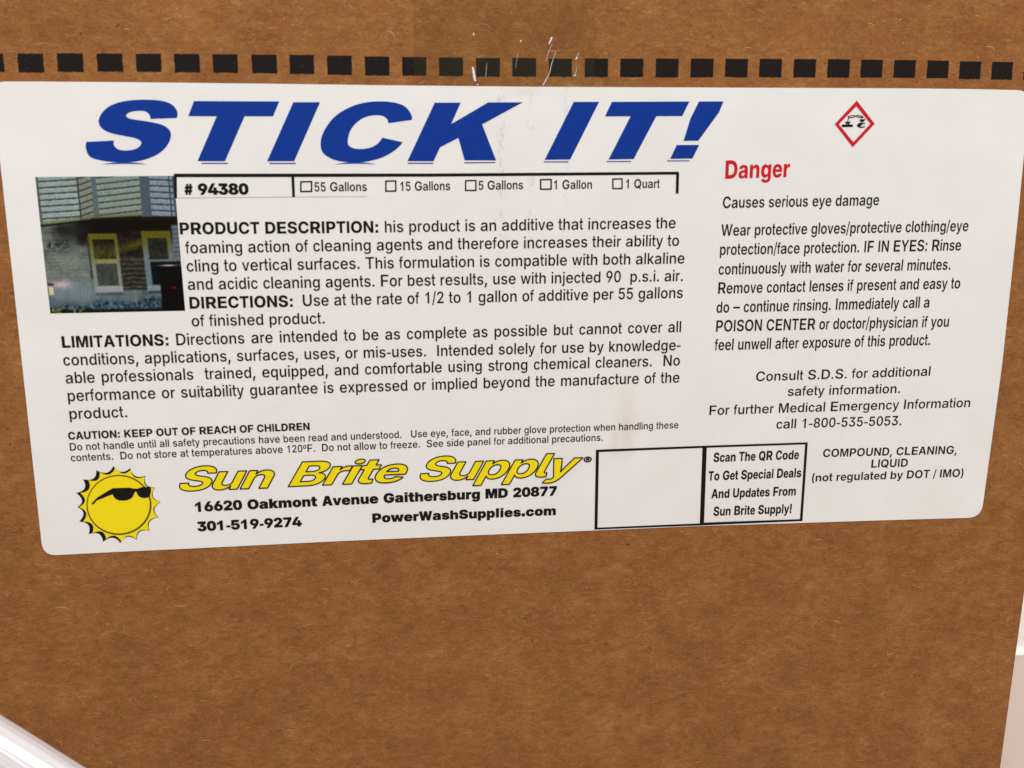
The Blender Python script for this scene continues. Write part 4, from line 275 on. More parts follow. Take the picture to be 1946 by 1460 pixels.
97: (556, [[207,-10,1,157,-10,0,78,25,0,32,94,0,32,145,1,32,189,0,65,247,0,120,282,0,191,301,0,230,304,1,275,309,0,331,317,0,357,334,0,357,351,1,357,353,1,357,376,0,338,407,0,301,424,0,274,424,1,247,424,0,206,407,0,180,380,0,175,363,1,47,384,1,61,430,0,124,493,0,217,525,0,274,525,1,316,525,0,395,506,0,458,464,0,496,397,0,496,349,1,496,0,1,364,0,1,364,72,1,360,72,1,347,48,0,305,11,0,246,-10,0],[245,87,1,279,87,0,330,113,0,358,158,0,358,186,1,358,242,1,352,238,0,326,230,0,295,224,0,265,220,0,253,218,1,227,215,0,187,198,0,165,170,0,165,149,1,165,129,0,186,101,0,222,87,0]]),
98: (611, [[356,-8,1,313,-8,0,253,20,0,216,62,0,206,83,1,199,83,1,199,0,1,61,0,1,61,688,1,201,688,1,201,432,1,206,432,1,216,452,0,252,496,0,312,525,0,357,525,1,416,525,0,514,466,0,572,347,0,572,259,1,572,172,0,515,53,0,418,-8,0],[313,102,1,351,102,0,402,142,0,428,213,0,428,259,1,428,305,0,402,375,0,351,415,0,313,415,1,276,415,0,225,377,0,198,307,0,198,259,1,198,212,0,225,141,0,277,102,0]]),
100: (611, [[255,-8,1,194,-8,0,96,53,0,39,172,0,39,259,1,39,347,0,97,466,0,195,525,0,254,525,1,299,525,0,359,496,0,396,452,0,405,432,1,410,432,1,410,688,1,550,688,1,550,0,1,412,0,1,412,83,1,405,83,1,395,62,0,358,20,0,299,-8,0],[298,102,1,334,102,0,386,141,0,413,212,0,413,259,1,413,307,0,386,377,0,335,415,0,298,415,1,260,415,0,209,375,0,183,305,0,183,259,1,183,213,0,209,142,0,260,102,0]]),
101: (556, [[289,-10,1,211,-10,0,98,55,0,37,175,0,37,257,1,37,337,0,98,458,0,208,525,0,282,525,1,331,525,0,418,493,0,484,428,0,520,329,0,520,262,1,520,223,1,94,223,1,94,310,1,454,310,1,391,287,1,391,328,0,367,388,0,319,422,0,283,422,1,247,422,0,197,388,0,171,330,0,171,293,1,171,232,1,171,187,0,201,125,0,255,94,0,291,94,1,315,94,0,355,108,0,383,135,0,390,155,1,513,132,1,500,89,0,439,25,0,348,-10,0]]),
103: (611, [[295,-199,1,229,-199,0,132,-167,0,70,-112,0,58,-76,1,178,-44,1,185,-58,0,213,-84,0,260,-102,0,295,-102,1,349,-102,0,412,-54,0,412,-4,1,412,92,1,401,92,1,391,71,0,355,32,0,297,7,0,254,7,1,194,7,0,97,62,0,39,175,0,39,260,1,39,348,0,98,466,0,196,525,0,254,525,1,299,525,0,360,496,0,397,452,0,407,432,1,412,432,1,412,519,1,550,519,1,550,4,1,550,-64,0,484,-154,0,369,-199,0],[297,112,1,334,112,0,385,148,0,412,215,0,412,261,1,412,308,0,386,377,0,334,415,0,297,415,1,260,415,0,208,375,0,182,306,0,182,261,1,182,216,0,209,149,0,260,112,0]]),
108: (278, [[74,0,1,74,716,1,204,716,1,204,0,1]]),
110: (611, [[204,301,1,204,0,1,62,0,1,62,519,1,196,519,1,198,390,1,189,390,1,211,455,0,297,525,0,365,525,1,420,525,0,503,479,0,549,391,0,549,330,1,549,0,1,407,0,1,407,306,1,407,355,0,355,411,0,309,411,1,279,411,0,231,385,0,204,336,0]]),
111: (611, [[306,-10,1,224,-10,0,105,57,0,40,177,0,40,257,1,40,338,0,105,458,0,224,525,0,306,525,1,387,525,0,506,458,0,571,338,0,571,257,1,571,177,0,506,57,0,387,-10,0],[306,98,1,345,98,0,398,140,0,425,212,0,425,258,1,425,304,0,398,376,0,345,417,0,306,417,1,266,417,0,213,376,0,187,304,0,187,258,1,187,212,0,213,140,0,266,98,0]]),
114: (389, [[60,0,1,60,519,1,194,519,1,194,429,1,200,429,1,214,477,0,282,526,0,326,526,1,337,526,0,362,523,0,371,521,1,371,398,1,362,401,0,327,405,0,311,405,1,279,405,0,228,378,0,199,329,0,199,296,1,199,0,1]]),
116: (333, [[303,519,1,303,414,1,9,414,1,9,519,1],[78,690,1,210,690,1,210,151,1,210,126,0,231,102,0,255,102,1,263,102,0,291,106,0,298,108,1,317,5,1,295,-2,0,251,-7,0,231,-7,1,157,-7,0,78,68,0,78,139,1]]),
117: (611, [[246,-6,1,191,-6,0,108,40,0,62,128,0,62,189,1,62,519,1,204,519,1,204,213,1,204,164,0,256,108,0,302,108,1,333,108,0,380,134,0,407,184,0,407,218,1,407,519,1,549,519,1,549,0,1,415,0,1,413,129,1,421,129,1,400,64,0,313,-6,0]]),
121: (556, [[55,-178,1,85,-77,1,102,-82,1,129,-89,0,171,-82,0,197,-54,0,200,-29,1,204,-2,1,15,519,1,157,519,1,242,248,1,258,197,0,278,96,0,290,40,1,258,40,1,271,96,0,295,198,0,311,248,1,401,519,1,541,519,1,327,-60,1,311,-100,0,263,-160,0,192,-192,0,142,-192,1,115,-192,0,69,-184,0]]),
},
'K': {
32: (333, []),
35: (660, [[327,0,1,446,716,1,588,716,1,468,0,1],[6,163,1,30,304,1,613,304,1,589,163,1],[72,0,1,191,716,1,333,716,1,214,0,1],[47,412,1,71,553,1,654,553,1,630,412,1]]),
45: (333, [[40,185,1,40,320,1,293,320,1,293,185,1]]),
46: (333, [[54,0,1,54,224,1,278,224,1,278,0,1]]),
48: (667, [[333,-10,1,229,-10,0,92,78,0,25,242,0,25,358,1,25,473,0,92,638,0,229,726,0,333,726,1,438,726,0,575,638,0,642,473,0,642,358,1,642,242,0,575,78,0,439,-10,0],[333,148,1,371,148,0,416,190,0,438,283,0,438,358,1,438,433,0,416,526,0,371,569,0,333,569,1,297,569,0,251,526,0,229,433,0,229,358,1,229,283,0,251,190,0,297,148,0]]),
49: (667, [[259,0,1,259,517,1,129,431,1,70,400,1,70,555,1,189,612,1,333,719,1,450,719,1,450,0,1]]),
50: (667, [[52,0,1,52,139,1,332,360,1,360,383,0,401,421,0,422,463,0,422,488,1,422,516,0,398,555,0,355,576,0,326,576,1,298,576,0,255,554,0,231,513,0,231,482,1,37,482,1,37,558,0,109,667,0,239,726,0,326,726,1,417,726,0,549,671,0,622,571,0,622,505,1,622,463,0,586,382,0,493,283,0,406,215,1,336,160,1,336,155,1,630,155,1,630,0,1]]),
51: (667, [[331,-10,1,239,-10,0,101,49,0,25,152,0,24,218,1,229,218,1,230,198,0,258,165,0,303,147,0,331,147,1,361,147,0,403,168,0,426,207,0,426,234,1,426,257,0,399,296,0,351,319,0,319,319,1,220,319,1,220,438,1,373,556,1,373,560,1,63,560,1,63,716,1,611,716,1,611,576,1,351,375,1,351,420,1,437,432,0,568,384,0,643,284,0,643,217,1,643,147,0,560,45,0,419,-10,0]]),
52: (667, [[9,111,1,9,262,1,277,716,1,472,716,1,210,268,1,210,262,1,658,262,1,658,111,1],[375,0,1,375,157,1,383,224,1,383,447,1,566,447,1,566,0,1]]),
53: (667, [[329,-10,1,242,-10,0,108,49,0,31,151,0,30,218,1,229,218,1,229,194,0,256,157,0,302,137,0,329,137,1,360,137,0,407,163,0,434,209,0,434,240,1,434,272,0,407,319,0,360,344,0,329,344,1,296,344,0,242,314,0,229,288,1,49,322,1,78,716,1,585,716,1,585,560,1,246,560,1,232,403,1,236,403,1,254,435,0,341,478,0,398,478,1,448,478,0,533,444,0,596,382,0,631,297,0,631,246,1,631,171,0,556,56,0,420,-10,0]]),
54: (667, [[338,-10,1,258,-10,0,121,45,0,36,155,0,36,236,1,36,297,0,84,408,0,124,465,1,302,716,1,502,716,1,279,404,1,209,404,1,220,419,0,272,449,0,346,469,0,392,469,1,462,469,0,569,417,0,631,317,0,631,246,1,631,168,0,555,53,0,422,-10,0],[336,137,1,366,137,0,413,164,0,441,210,0,441,239,1,441,269,0,413,315,0,366,341,0,336,341,1,306,341,0,259,315,0,231,269,0,231,239,1,231,210,0,259,164,0,306,137,0]]),
55: (667, [[106,0,1,401,556,1,401,560,1,54,560,1,54,716,1,613,716,1,613,560,1,316,0,1]]),
56: (667, [[333,-10,1,242,-10,0,100,44,0,18,136,0,18,194,1,18,238,0,64,312,0,144,361,0,193,368,1,193,373,1,128,384,0,45,472,0,45,531,1,45,588,0,120,675,0,250,726,0,333,726,1,416,726,0,547,675,0,622,587,0,622,531,1,622,471,0,538,384,0,474,373,1,474,368,1,523,361,0,602,312,0,649,238,0,649,194,1,649,136,0,567,44,0,424,-10,0],[333,124,1,362,124,0,407,147,0,433,186,0,433,211,1,433,236,0,407,274,0,362,296,0,333,296,1,305,296,0,260,274,0,234,236,0,234,211,1,234,186,0,260,147,0,305,124,0],[333,431,1,359,431,0,399,451,0,422,486,0,422,508,1,422,531,0,399,566,0,359,585,0,333,585,1,308,585,0,268,566,0,245,531,0,245,508,1,245,486,0,268,451,0,308,431,0]]),
57: (667, [[329,726,1,409,726,0,546,671,0,631,562,0,631,480,1,631,419,0,583,308,0,543,251,1,365,0,1,165,0,1,388,312,1,458,312,1,447,297,0,396,267,0,321,247,0,275,247,1,205,247,0,98,299,0,36,399,0,36,470,1,36,548,0,112,663,0,245,726,0],[331,579,1,301,579,0,254,552,0,226,506,0,226,477,1,226,447,0,254,401,0,301,375,0,331,375,1,361,375,0,408,401,0,436,447,0,436,477,1,436,506,0,408,552,0,361,579,0]]),
65: (778, [[22,0,1,253,716,1,517,716,1,756,0,1,537,0,1,454,278,1,428,368,0,381,563,0,360,659,1,404,659,1,384,563,0,343,368,0,317,278,1,238,0,1],[193,137,1,193,283,1,585,283,1,585,137,1]]),
68: (778, [[352,0,1,138,0,1,138,165,1,344,165,1,402,165,0,485,199,0,528,283,0,528,358,1,528,432,0,484,517,0,399,551,0,337,551,1,135,551,1,135,716,1,349,716,1,470,716,0,646,630,0,741,469,0,741,358,1,741,246,0,646,86,0,472,0,0],[263,716,1,263,0,1,50,0,1,50,716,1]]),
71: (833, [[431,-10,1,314,-10,0,137,79,0,38,244,0,38,357,1,38,475,0,144,640,0,322,726,0,430,726,1,501,726,0,624,690,0,719,623,0,776,533,0,783,480,1,563,480,1,558,498,0,536,527,0,503,546,0,460,556,0,435,556,1,380,556,0,302,510,0,262,421,0,262,359,1,262,296,0,301,207,0,377,160,0,433,160,1,483,160,0,549,185,0,582,233,0,582,265,1,620,261,1,437,261,1,437,400,1,793,400,1,793,301,1,793,203,0,700,64,0,536,-10,0]]),
77: (944, [[46,0,1,46,716,1,354,716,1,418,492,1,427,463,0,448,368,0,469,259,0,486,159,0,491,124,1,455,124,1,459,159,0,476,259,0,497,368,0,518,463,0,526,492,1,590,716,1,898,716,1,898,0,1,701,0,1,701,277,1,701,301,0,703,383,0,706,480,0,709,578,0,709,619,1,720,619,1,711,573,0,689,475,0,666,381,0,645,303,0,637,277,1,553,0,1,391,0,1,307,277,1,299,303,0,277,381,0,253,475,0,230,573,0,221,619,1,235,619,1,235,578,0,238,480,0,241,383,0,243,301,0,243,277,1,243,0,1]]),
79: (833, [[416,-10,1,310,-10,0,137,75,0,37,239,0,37,358,1,37,477,0,137,642,0,310,726,0,416,726,1,523,726,0,695,642,0,796,477,0,796,358,1,796,238,0,695,74,0,523,-10,0],[416,160,1,469,160,0,541,205,0,578,294,0,578,358,1,578,422,0,541,511,0,469,556,0,416,556,1,364,556,0,292,511,0,255,422,0,255,358,1,255,294,0,292,205,0,364,160,0]]),
80: (722, [[52,0,1,52,716,1,396,716,1,486,716,0,619,653,0,694,539,0,694,462,1,694,385,0,618,273,0,480,212,0,389,212,1,183,212,1,183,363,1,345,363,1,384,363,0,438,388,0,467,432,0,467,462,1,467,494,0,438,537,0,384,560,0,345,560,1,269,560,1,269,0,1]]),
83: (722, [[372,-9,1,269,-9,0,116,47,0,31,162,0,31,252,1,234,252,1,236,219,0,268,174,0,327,151,0,368,151,1,403,151,0,449,166,0,473,194,0,473,211,1,473,228,0,450,252,0,399,272,0,355,281,1,275,296,1,171,316,0,51,414,0,51,498,1,51,566,0,132,668,0,276,726,0,369,726,1,465,726,0,604,667,0,680,562,0,681,492,1,475,492,1,473,527,0,421,566,0,369,566,1,337,566,0,294,552,0,274,527,0,274,511,1,274,494,0,296,469,0,343,450,0,380,443,1,445,431,1,510,418,0,603,377,0,663,321,0,691,252,0,691,211,1,691,141,0,615,42,0,472,-9,0]]),
87: (1000, [[199,0,1,21,716,1,225,716,1,278,438,1,289,386,0,305,261,0,321,137,0,329,85,1,293,85,1,302,137,0,319,261,0,338,386,0,349,438,1,409,716,1,591,716,1,651,438,1,662,386,0,681,261,0,698,137,0,707,85,1,671,85,1,679,137,0,694,261,0,711,386,0,721,438,1,775,716,1,979,716,1,801,0,1,595,0,1,528,292,1,511,367,0,491,542,0,476,623,1,524,623,1,507,542,0,490,368,0,472,292,1,405,0,1]]),
97: (667, [[226,-8,1,168,-8,0,78,25,0,27,94,0,27,147,1,27,191,0,61,254,0,122,293,0,204,315,0,251,318,1,302,321,0,364,331,0,392,349,0,392,365,1,392,367,1,392,380,0,375,400,0,344,410,0,323,410,1,302,410,0,269,399,0,246,378,0,242,362,1,45,379,1,53,424,0,121,498,0,241,541,0,326,541,1,391,541,0,497,515,0,571,467,0,611,403,0,611,367,1,611,0,1,406,0,1,406,76,1,402,76,1,383,45,0,331,9,0,266,-8,0],[297,113,1,322,113,0,366,131,0,394,165,0,394,189,1,394,234,1,385,231,0,366,225,0,343,220,0,320,216,0,307,214,1,281,211,0,249,195,0,234,173,0,234,159,1,234,144,0,250,123,0,278,113,0]]),
98: (667, [[414,-6,1,374,-6,0,312,18,0,269,61,0,257,88,1,252,88,1,252,0,1,51,0,1,51,690,1,254,690,1,254,441,1,257,441,1,268,468,0,311,514,0,374,541,0,416,541,1,472,541,0,572,485,0,636,364,0,636,267,1,636,175,0,575,53,0,474,-6,0],[339,141,1,367,141,0,406,171,0,427,228,0,427,267,1,427,307,0,406,364,0,367,394,0,339,394,1,311,394,0,271,364,0,249,307,0,249,267,1,249,228,0,271,172,0,311,141,0]]),
99: (667, [[346,-9,1,247,-9,0,107,60,0,33,184,0,33,266,1,33,348,0,107,472,0,247,541,0,346,541,1,408,541,0,510,513,0,585,460,0,629,385,0,635,338,1,435,312,1,432,333,0,417,365,0,395,387,0,367,398,0,349,398,1,320,398,0,278,369,0,255,311,0,255,267,1,255,223,0,278,164,0,320,134,0,349,134,1,367,134,0,395,145,0,417,168,0,432,201,0,435,223,1,635,197,1,629,149,0,585,73,0,510,19,0,408,-9,0]]),
101: (667, [[343,-9,1,246,-9,0,107,56,0,33,179,0,33,266,1,33,349,0,108,473,0,244,541,0,337,541,1,405,541,0,516,504,0,594,433,0,636,331,0,636,267,1,636,223,1,100,223,1,100,328,1,535,328,1,434,306,1,434,339,0,412,383,0,371,407,0,339,407,1,308,407,0,266,383,0,245,339,0,245,306,1,245,230,1,245,194,0,270,148,0,316,125,0,347,125,1,369,125,0,405,136,0,431,157,0,437,172,1,627,147,1,612,99,0,536,29,0,419,-9,0]]),
103: (667, [[320,-199,1,243,-199,0,127,-164,0,57,-101,0,49,-58,1,227,-34,1,230,-48,0,254,-67,0,293,-77,0,319,-77,1,368,-77,0,416,-39,0,416,1,1,416,92,1,402,92,1,391,65,0,350,27,0,291,7,0,253,7,1,193,7,0,92,60,0,31,175,0,31,267,1,31,364,0,95,485,0,196,541,0,252,541,1,293,541,0,357,514,0,400,468,0,411,441,1,415,441,1,415,535,1,616,535,1,616,20,1,616,-52,0,542,-149,0,409,-199,0],[327,144,1,355,144,0,395,173,0,416,228,0,416,267,1,416,307,0,395,364,0,355,394,0,327,394,1,299,394,0,260,364,0,239,307,0,239,267,1,239,228,0,260,172,0,299,144,0]]),
104: (667, [[253,301,1,253,0,1,51,0,1,51,690,1,248,690,1,248,398,1,238,398,1,257,459,0,343,541,0,420,541,1,480,541,0,568,490,0,616,399,0,616,341,1,616,0,1,414,0,1,414,301,1,414,340,0,372,386,0,334,386,1,309,386,0,273,365,0,253,327,0]]),
105: (333, [[66,0,1,66,535,1,266,535,1,266,0,1],[66,598,1,66,716,1,266,716,1,266,598,1]]),
107: (667, [[248,126,1,248,355,1,278,355,1,423,535,1,666,535,1,422,255,1,361,255,1],[55,0,1,55,690,1,271,690,1,271,0,1],[425,0,1,288,212,1,429,348,1,671,0,1]]),
108: (333, [[66,0,1,66,716,1,266,716,1,266,0,1]]),
109: (1000, [[53,0,1,53,535,1,243,535,1,256,390,1,242,390,1,256,445,0,310,512,0,381,541,0,421,541,1,483,541,0,558,467,0,582,375,1,560,375,1,575,436,0,637,510,0,718,541,0,761,541,1,816,541,0,900,497,0,947,416,0,947,361,1,947,0,1,739,0,1,739,312,1,739,347,0,701,387,0,669,387,1,648,387,0,616,368,0,599,335,0,599,312,1,599,0,1,401,0,1,401,312,1,401,347,0,362,387,0,330,387,1,308,387,0,277,368,0,261,335,0,261,312,1,261,0,1]]),
110: (667, [[253,301,1,253,0,1,51,0,1,51,535,1,240,535,1,244,398,1,238,398,1,257,459,0,343,541,0,420,541,1,480,541,0,568,490,0,616,399,0,616,341,1,616,0,1,414,0,1,414,301,1,414,340,0,372,386,0,334,386,1,309,386,0,273,365,0,253,327,0]]),
111: (667, [[334,-9,1,239,-9,0,104,60,0,32,184,0,32,266,1,32,348,0,104,472,0,239,541,0,334,541,1,429,541,0,563,472,0,635,348,0,635,266,1,635,184,0,563,60,0,429,-9,0],[334,134,1,361,134,0,400,166,0,421,225,0,421,267,1,421,309,0,400,368,0,361,398,0,334,398,1,306,398,0,267,368,0,246,309,0,246,267,1,246,225,0,267,166,0,306,134,0]]),
112: (667, [[51,-188,1,51,535,1,252,535,1,252,441,1,257,441,1,268,468,0,311,514,0,374,541,0,416,541,1,472,541,0,572,485,0,636,364,0,636,267,1,636,175,0,575,53,0,474,-6,0,414,-6,1,374,-6,0,312,18,0,269,61,0,257,88,1,254,88,1,254,-188,1],[339,141,1,367,141,0,406,171,0,427,228,0,427,267,1,427,307,0,406,364,0,367,394,0,339,394,1,311,394,0,271,364,0,249,307,0,249,267,1,249,228,0,271,172,0,311,141,0]]),
114: (444, [[51,0,1,51,535,1,246,535,1,246,433,1,252,433,1,267,490,0,334,541,0,378,541,1,391,541,0,417,538,0,429,534,1,429,370,1,414,376,0,370,380,0,355,380,1,325,380,0,278,355,0,252,309,0,252,279,1,252,0,1]]),
115: (611, [[305,-9,1,228,-9,0,110,32,0,36,108,0,26,160,1,215,186,1,225,155,0,271,121,0,314,121,1,344,121,0,378,138,0,378,154,1,378,169,0,346,188,0,313,193,1,212,211,1,126,225,0,40,304,0,40,368,1,40,424,0,103,501,0,220,541,0,301,541,1,377,541,0,489,505,0,558,436,0,566,387,1,387,363,1,380,389,0,335,413,0,306,413,1,279,413,0,243,396,0,243,379,1,243,367,0,264,346,0,296,341,1,412,322,1,499,307,0,585,236,0,585,177,1,585,120,0,512,36,0,386,-9,0]]),
116: (444, [[410,535,1,410,395,1,11,395,1,11,535,1],[88,690,1,306,690,1,306,172,1,306,155,0,326,138,0,347,138,1,357,138,0,395,143,0,401,145,1,427,7,1,389,-2,0,323,-8,0,294,-8,1,192,-8,0,88,74,0,88,154,1]]),
117: (667, [[247,-6,1,188,-6,0,99,45,0,51,136,0,51,194,1,51,535,1,253,535,1,253,234,1,253,195,0,295,149,0,333,149,1,358,149,0,394,170,0,414,208,0,414,234,1,414,535,1,616,535,1,616,0,1,427,0,1,423,137,1,429,137,1,410,76,0,324,-6,0]]),
118: (611, [[194,0,1,6,535,1,205,535,1,273,291,1,289,237,0,312,123,0,323,57,1,294,57,1,305,123,0,328,236,0,342,291,1,409,535,1,605,535,1,416,0,1]]),
119: (944, [[168,0,1,-1,535,1,220,535,1,253,368,1,265,310,0,293,182,0,303,107,1,283,107,1,295,182,0,328,311,0,341,368,1,381,535,1,563,535,1,601,368,1,613,310,0,647,182,0,659,107,1,640,107,1,650,182,0,675,310,0,686,368,1,720,535,1,945,535,1,774,0,1,557,0,1,501,176,1,494,201,0,477,276,0,462,352,0,454,379,1,488,379,1,480,352,0,465,276,0,449,201,0,440,176,1,385,0,1]]),
174: (800, [[399,166,1,328,166,0,203,210,0,109,287,0,56,388,0,56,446,1,56,504,0,109,605,0,203,682,0,328,726,0,399,726,1,471,726,0,596,682,0,691,605,0,744,504,0,744,446,1,744,388,0,691,287,0,596,210,0,471,166,0],[399,245,1,469,245,0,581,299,0,648,390,0,648,446,1,648,502,0,581,593,0,468,647,0,400,647,1,331,647,0,218,593,0,152,502,0,152,446,1,152,391,0,219,299,0,331,245,0],[450,320,1,390,437,1,482,437,1,551,320,1],[273,320,1,273,578,1,424,578,1,462,578,0,515,556,0,543,518,0,543,491,1,543,464,0,514,426,0,460,407,0,422,407,1,321,407,1,321,452,1,407,452,1,427,452,0,449,470,0,449,488,1,449,506,0,427,524,0,407,524,1,364,524,1,364,320,1]]),
},
'Y': {
66: (653, [[59,0,1,59,716,1,351,716,1,431,716,0,538,669,0,591,587,0,591,534,1,591,492,0,557,428,0,498,387,0,460,379,1,460,372,1,502,370,0,574,327,0,619,251,0,619,199,1,619,142,0,562,52,0,452,0,0,372,0,1],[220,130,1,336,130,1,396,130,0,453,177,0,453,216,1,453,245,0,425,288,0,375,313,0,340,313,1,220,313,1],[220,419,1,325,419,1,355,419,0,401,439,0,428,478,0,428,505,1,428,542,0,375,587,0,328,587,1,220,587,1]]),
83: (648, [[330,-10,1,242,-10,0,112,44,0,39,151,0,37,231,1,192,231,1,194,195,0,229,148,0,289,124,0,328,124,1,365,124,0,419,145,0,448,182,0,448,207,1,448,229,0,422,260,0,369,282,0,330,291,1,253,310,1,161,331,0,56,427,0,56,507,1,56,572,0,127,671,0,251,726,0,331,726,1,413,726,0,533,670,0,600,571,0,601,506,1,446,506,1,443,547,0,383,592,0,330,592,1,295,592,0,246,573,0,221,539,0,221,517,1,221,493,0,250,461,0,300,440,0,331,433,1,394,418,1,443,407,0,523,371,0,580,319,0,611,250,0,611,206,1,611,139,0,544,42,0,418,-10,0]]),
101: (589, [[305,-10,1,222,-10,0,101,56,0,36,180,0,36,265,1,36,348,0,101,472,0,219,541,0,298,541,1,354,541,0,447,507,0,516,439,0,555,337,0,555,269,1,555,228,1,96,228,1,96,323,1,479,323,1,405,299,1,405,338,0,381,395,0,334,426,0,300,426,1,265,426,0,217,395,0,192,340,0,192,304,1,192,236,1,192,193,0,221,135,0,273,106,0,308,106,1,331,106,0,370,119,0,398,145,0,405,164,1,547,140,1,534,94,0,468,27,0,369,-10,0]]),
105: (274, [[58,0,1,58,535,1,216,535,1,216,0,1],[137,592,1,102,592,0,53,632,0,53,660,1,53,688,0,102,728,0,137,728,1,171,728,0,221,688,0,221,660,1,221,632,0,171,592,0]]),
108: (312, [[227,-3,1,140,-3,0,58,69,0,58,144,1,58,690,1,216,690,1,216,163,1,216,140,0,234,119,0,255,119,1,266,119,0,278,120,0,282,122,1,306,9,1,295,5,0,254,-3,0]]),
110: (620, [[216,307,1,216,0,1,58,0,1,58,535,1,207,535,1,210,400,1,202,400,1,222,466,0,307,541,0,377,541,1,433,541,0,516,492,0,562,402,0,562,340,1,562,0,1,404,0,1,404,311,1,404,358,0,356,411,0,313,411,1,284,411,0,241,387,0,216,340,0]]),
112: (625, [[58,-188,1,58,535,1,214,535,1,214,444,1,220,444,1,230,467,0,268,512,0,329,541,0,373,541,1,431,541,0,528,482,0,588,360,0,588,267,1,588,177,0,530,54,0,432,-8,0,372,-8,1,330,-8,0,269,20,0,231,63,0,220,86,1,216,86,1,216,-188,1],[319,116,1,354,116,0,401,154,0,426,222,0,426,267,1,426,312,0,401,380,0,354,417,0,319,417,1,285,417,0,238,380,0,212,313,0,212,267,1,212,222,0,238,154,0,286,116,0]]),
114: (408, [[58,0,1,58,535,1,211,535,1,211,439,1,217,439,1,232,491,0,300,541,0,344,541,1,356,541,0,381,539,0,391,536,1,391,398,1,380,402,0,342,406,0,327,406,1,295,406,0,244,378,0,216,330,0,216,297,1,216,0,1]]),
116: (370, [[338,535,1,338,417,1,10,417,1,10,535,1],[82,690,1,240,690,1,240,161,1,240,138,0,261,116,0,285,116,1,294,116,0,325,120,0,332,122,1,353,6,1,326,-2,0,276,-7,0,253,-7,1,169,-7,0,82,72,0,82,147,1]]),
117: (620, [[244,-6,1,188,-6,0,104,43,0,58,133,0,58,195,1,58,535,1,216,535,1,216,224,1,216,177,0,265,124,0,308,124,1,336,124,0,380,148,0,404,195,0,404,228,1,404,535,1,563,535,1,563,0,1,413,0,1,411,135,1,418,135,1,398,69,0,313,-6,0]]),
121: (602, [[55,-177,1,91,-68,1,111,-73,1,141,-80,0,186,-73,0,212,-47,0,212,-25,1,213,-1,1,12,535,1,180,535,1,264,267,1,280,214,0,300,107,0,313,47,1,279,47,1,292,107,0,318,214,0,335,267,1,424,535,1,589,535,1,363,-55,1,347,-96,0,294,-157,0,215,-192,0,157,-192,1,127,-192,0,73,-183,0]]),
},
}

# ---------------------------------------------------------------- the bowed face of the box
Q = SHAPES['cam']['q']
def bow(x, yd):
    """depth (m, away from the viewer) of the box face at x, y-down (m): the filled carton bulges a little"""
    x = max(-.150, min(.1412, x)) / .125; y = max(-.086, min(.145, yd)) / .125
    return .01 * (Q[0]*x*x + Q[1]*x*y + Q[2]*y*y + Q[3]*x**3 + Q[4]*x*x*y + Q[5]*x*y*y + Q[6]*y**3)
def P3(x, y, off=0.0):
    """label millimetres (x right, y up, off = proud of the face) -> world metres"""
    return (x / 1000, bow(x / 1000, -y / 1000) - off / 1000, HZ + y / 1000)

# ---------------------------------------------------------------- materials
def new_mat(name):
    m = bpy.data.materials.new(name); m.use_nodes = True
    nt = m.node_tree; b = nt.nodes['Principled BSDF']
    return m, nt, b
class NT:
    def __init__(s, nt): s.nt = nt
    def n(s, t, **kw):
        k = s.nt.nodes.new(t)
        for a, v in kw.items(): setattr(k, a, v)
        return k
    def l(s, a, b): s.nt.links.new(a, b)
    def coord(s, scale=(1, 1, 1), rot=(0, 0, 0)):
        t = s.n('ShaderNodeTexCoord'); m = s.n('ShaderNodeMapping'); m.inputs['Scale'].default_value = scale; m.inputs['Rotation'].default_value = rot
        s.l(t.outputs['Object'], m.inputs[0]); return m.outputs[0]
    def noise(s, vec, scale, detail=4, rough=.55, dist=0):
        k = s.n('ShaderNodeTexNoise'); s.l(vec, k.inputs['Vector'])
        k.inputs['Scale'].default_value = scale; k.inputs['Detail'].default_value = detail
        k.inputs['Roughness'].default_value = rough; k.inputs['Distortion'].default_value = dist
        return k.outputs['Fac']
    def ramp(s, fac, pts):
        r = s.n('ShaderNodeValToRGB'); e = r.color_ramp.elements
        while len(e) > 1: e.remove(e[0])
        e[0].position = pts[0][0]; e[0].color = (*pts[0][1], 1) if not isinstance(pts[0][1], float) else (pts[0][1],)*3 + (1,)
        for p, c in pts[1:]:
            k = e.new(p); k.color = (*c, 1) if not isinstance(c, float) else (c, c, c, 1)
        s.l(fac, r.inputs[0]); return r.outputs[0]
    def mix(s, fac, a, b, mode='MIX'):
        m = s.n('ShaderNodeMix', data_type='RGBA', blend_type=mode)
        for i, v in ((0, fac), (6, a), (7, b)):
            if hasattr(v, 'is_output') or hasattr(v, 'links'): s.l(v, m.inputs[i])
            else: m.inputs[i].default_value = v if i == 0 else (*v, 1)
        return m.outputs[2]
    def math(s, op, a, b=0.0, clamp=False):
        m = s.n('ShaderNodeMath', operation=op, use_clamp=clamp)
        for i, v in ((0, a), (1, b)):
            if hasattr(v, 'links'): s.l(v, m.inputs[i])
            else: m.inputs[i].default_value = v
        return m.outputs[0]
    def bump(s, h, strength, dist, b):
        k = s.n('ShaderNodeBump'); k.inputs['Strength'].default_value = strength; k.inputs['Distance'].default_value = dist
        s.l(h, k.inputs['Height']); s.l(k.outputs[0], b.inputs['Normal'])

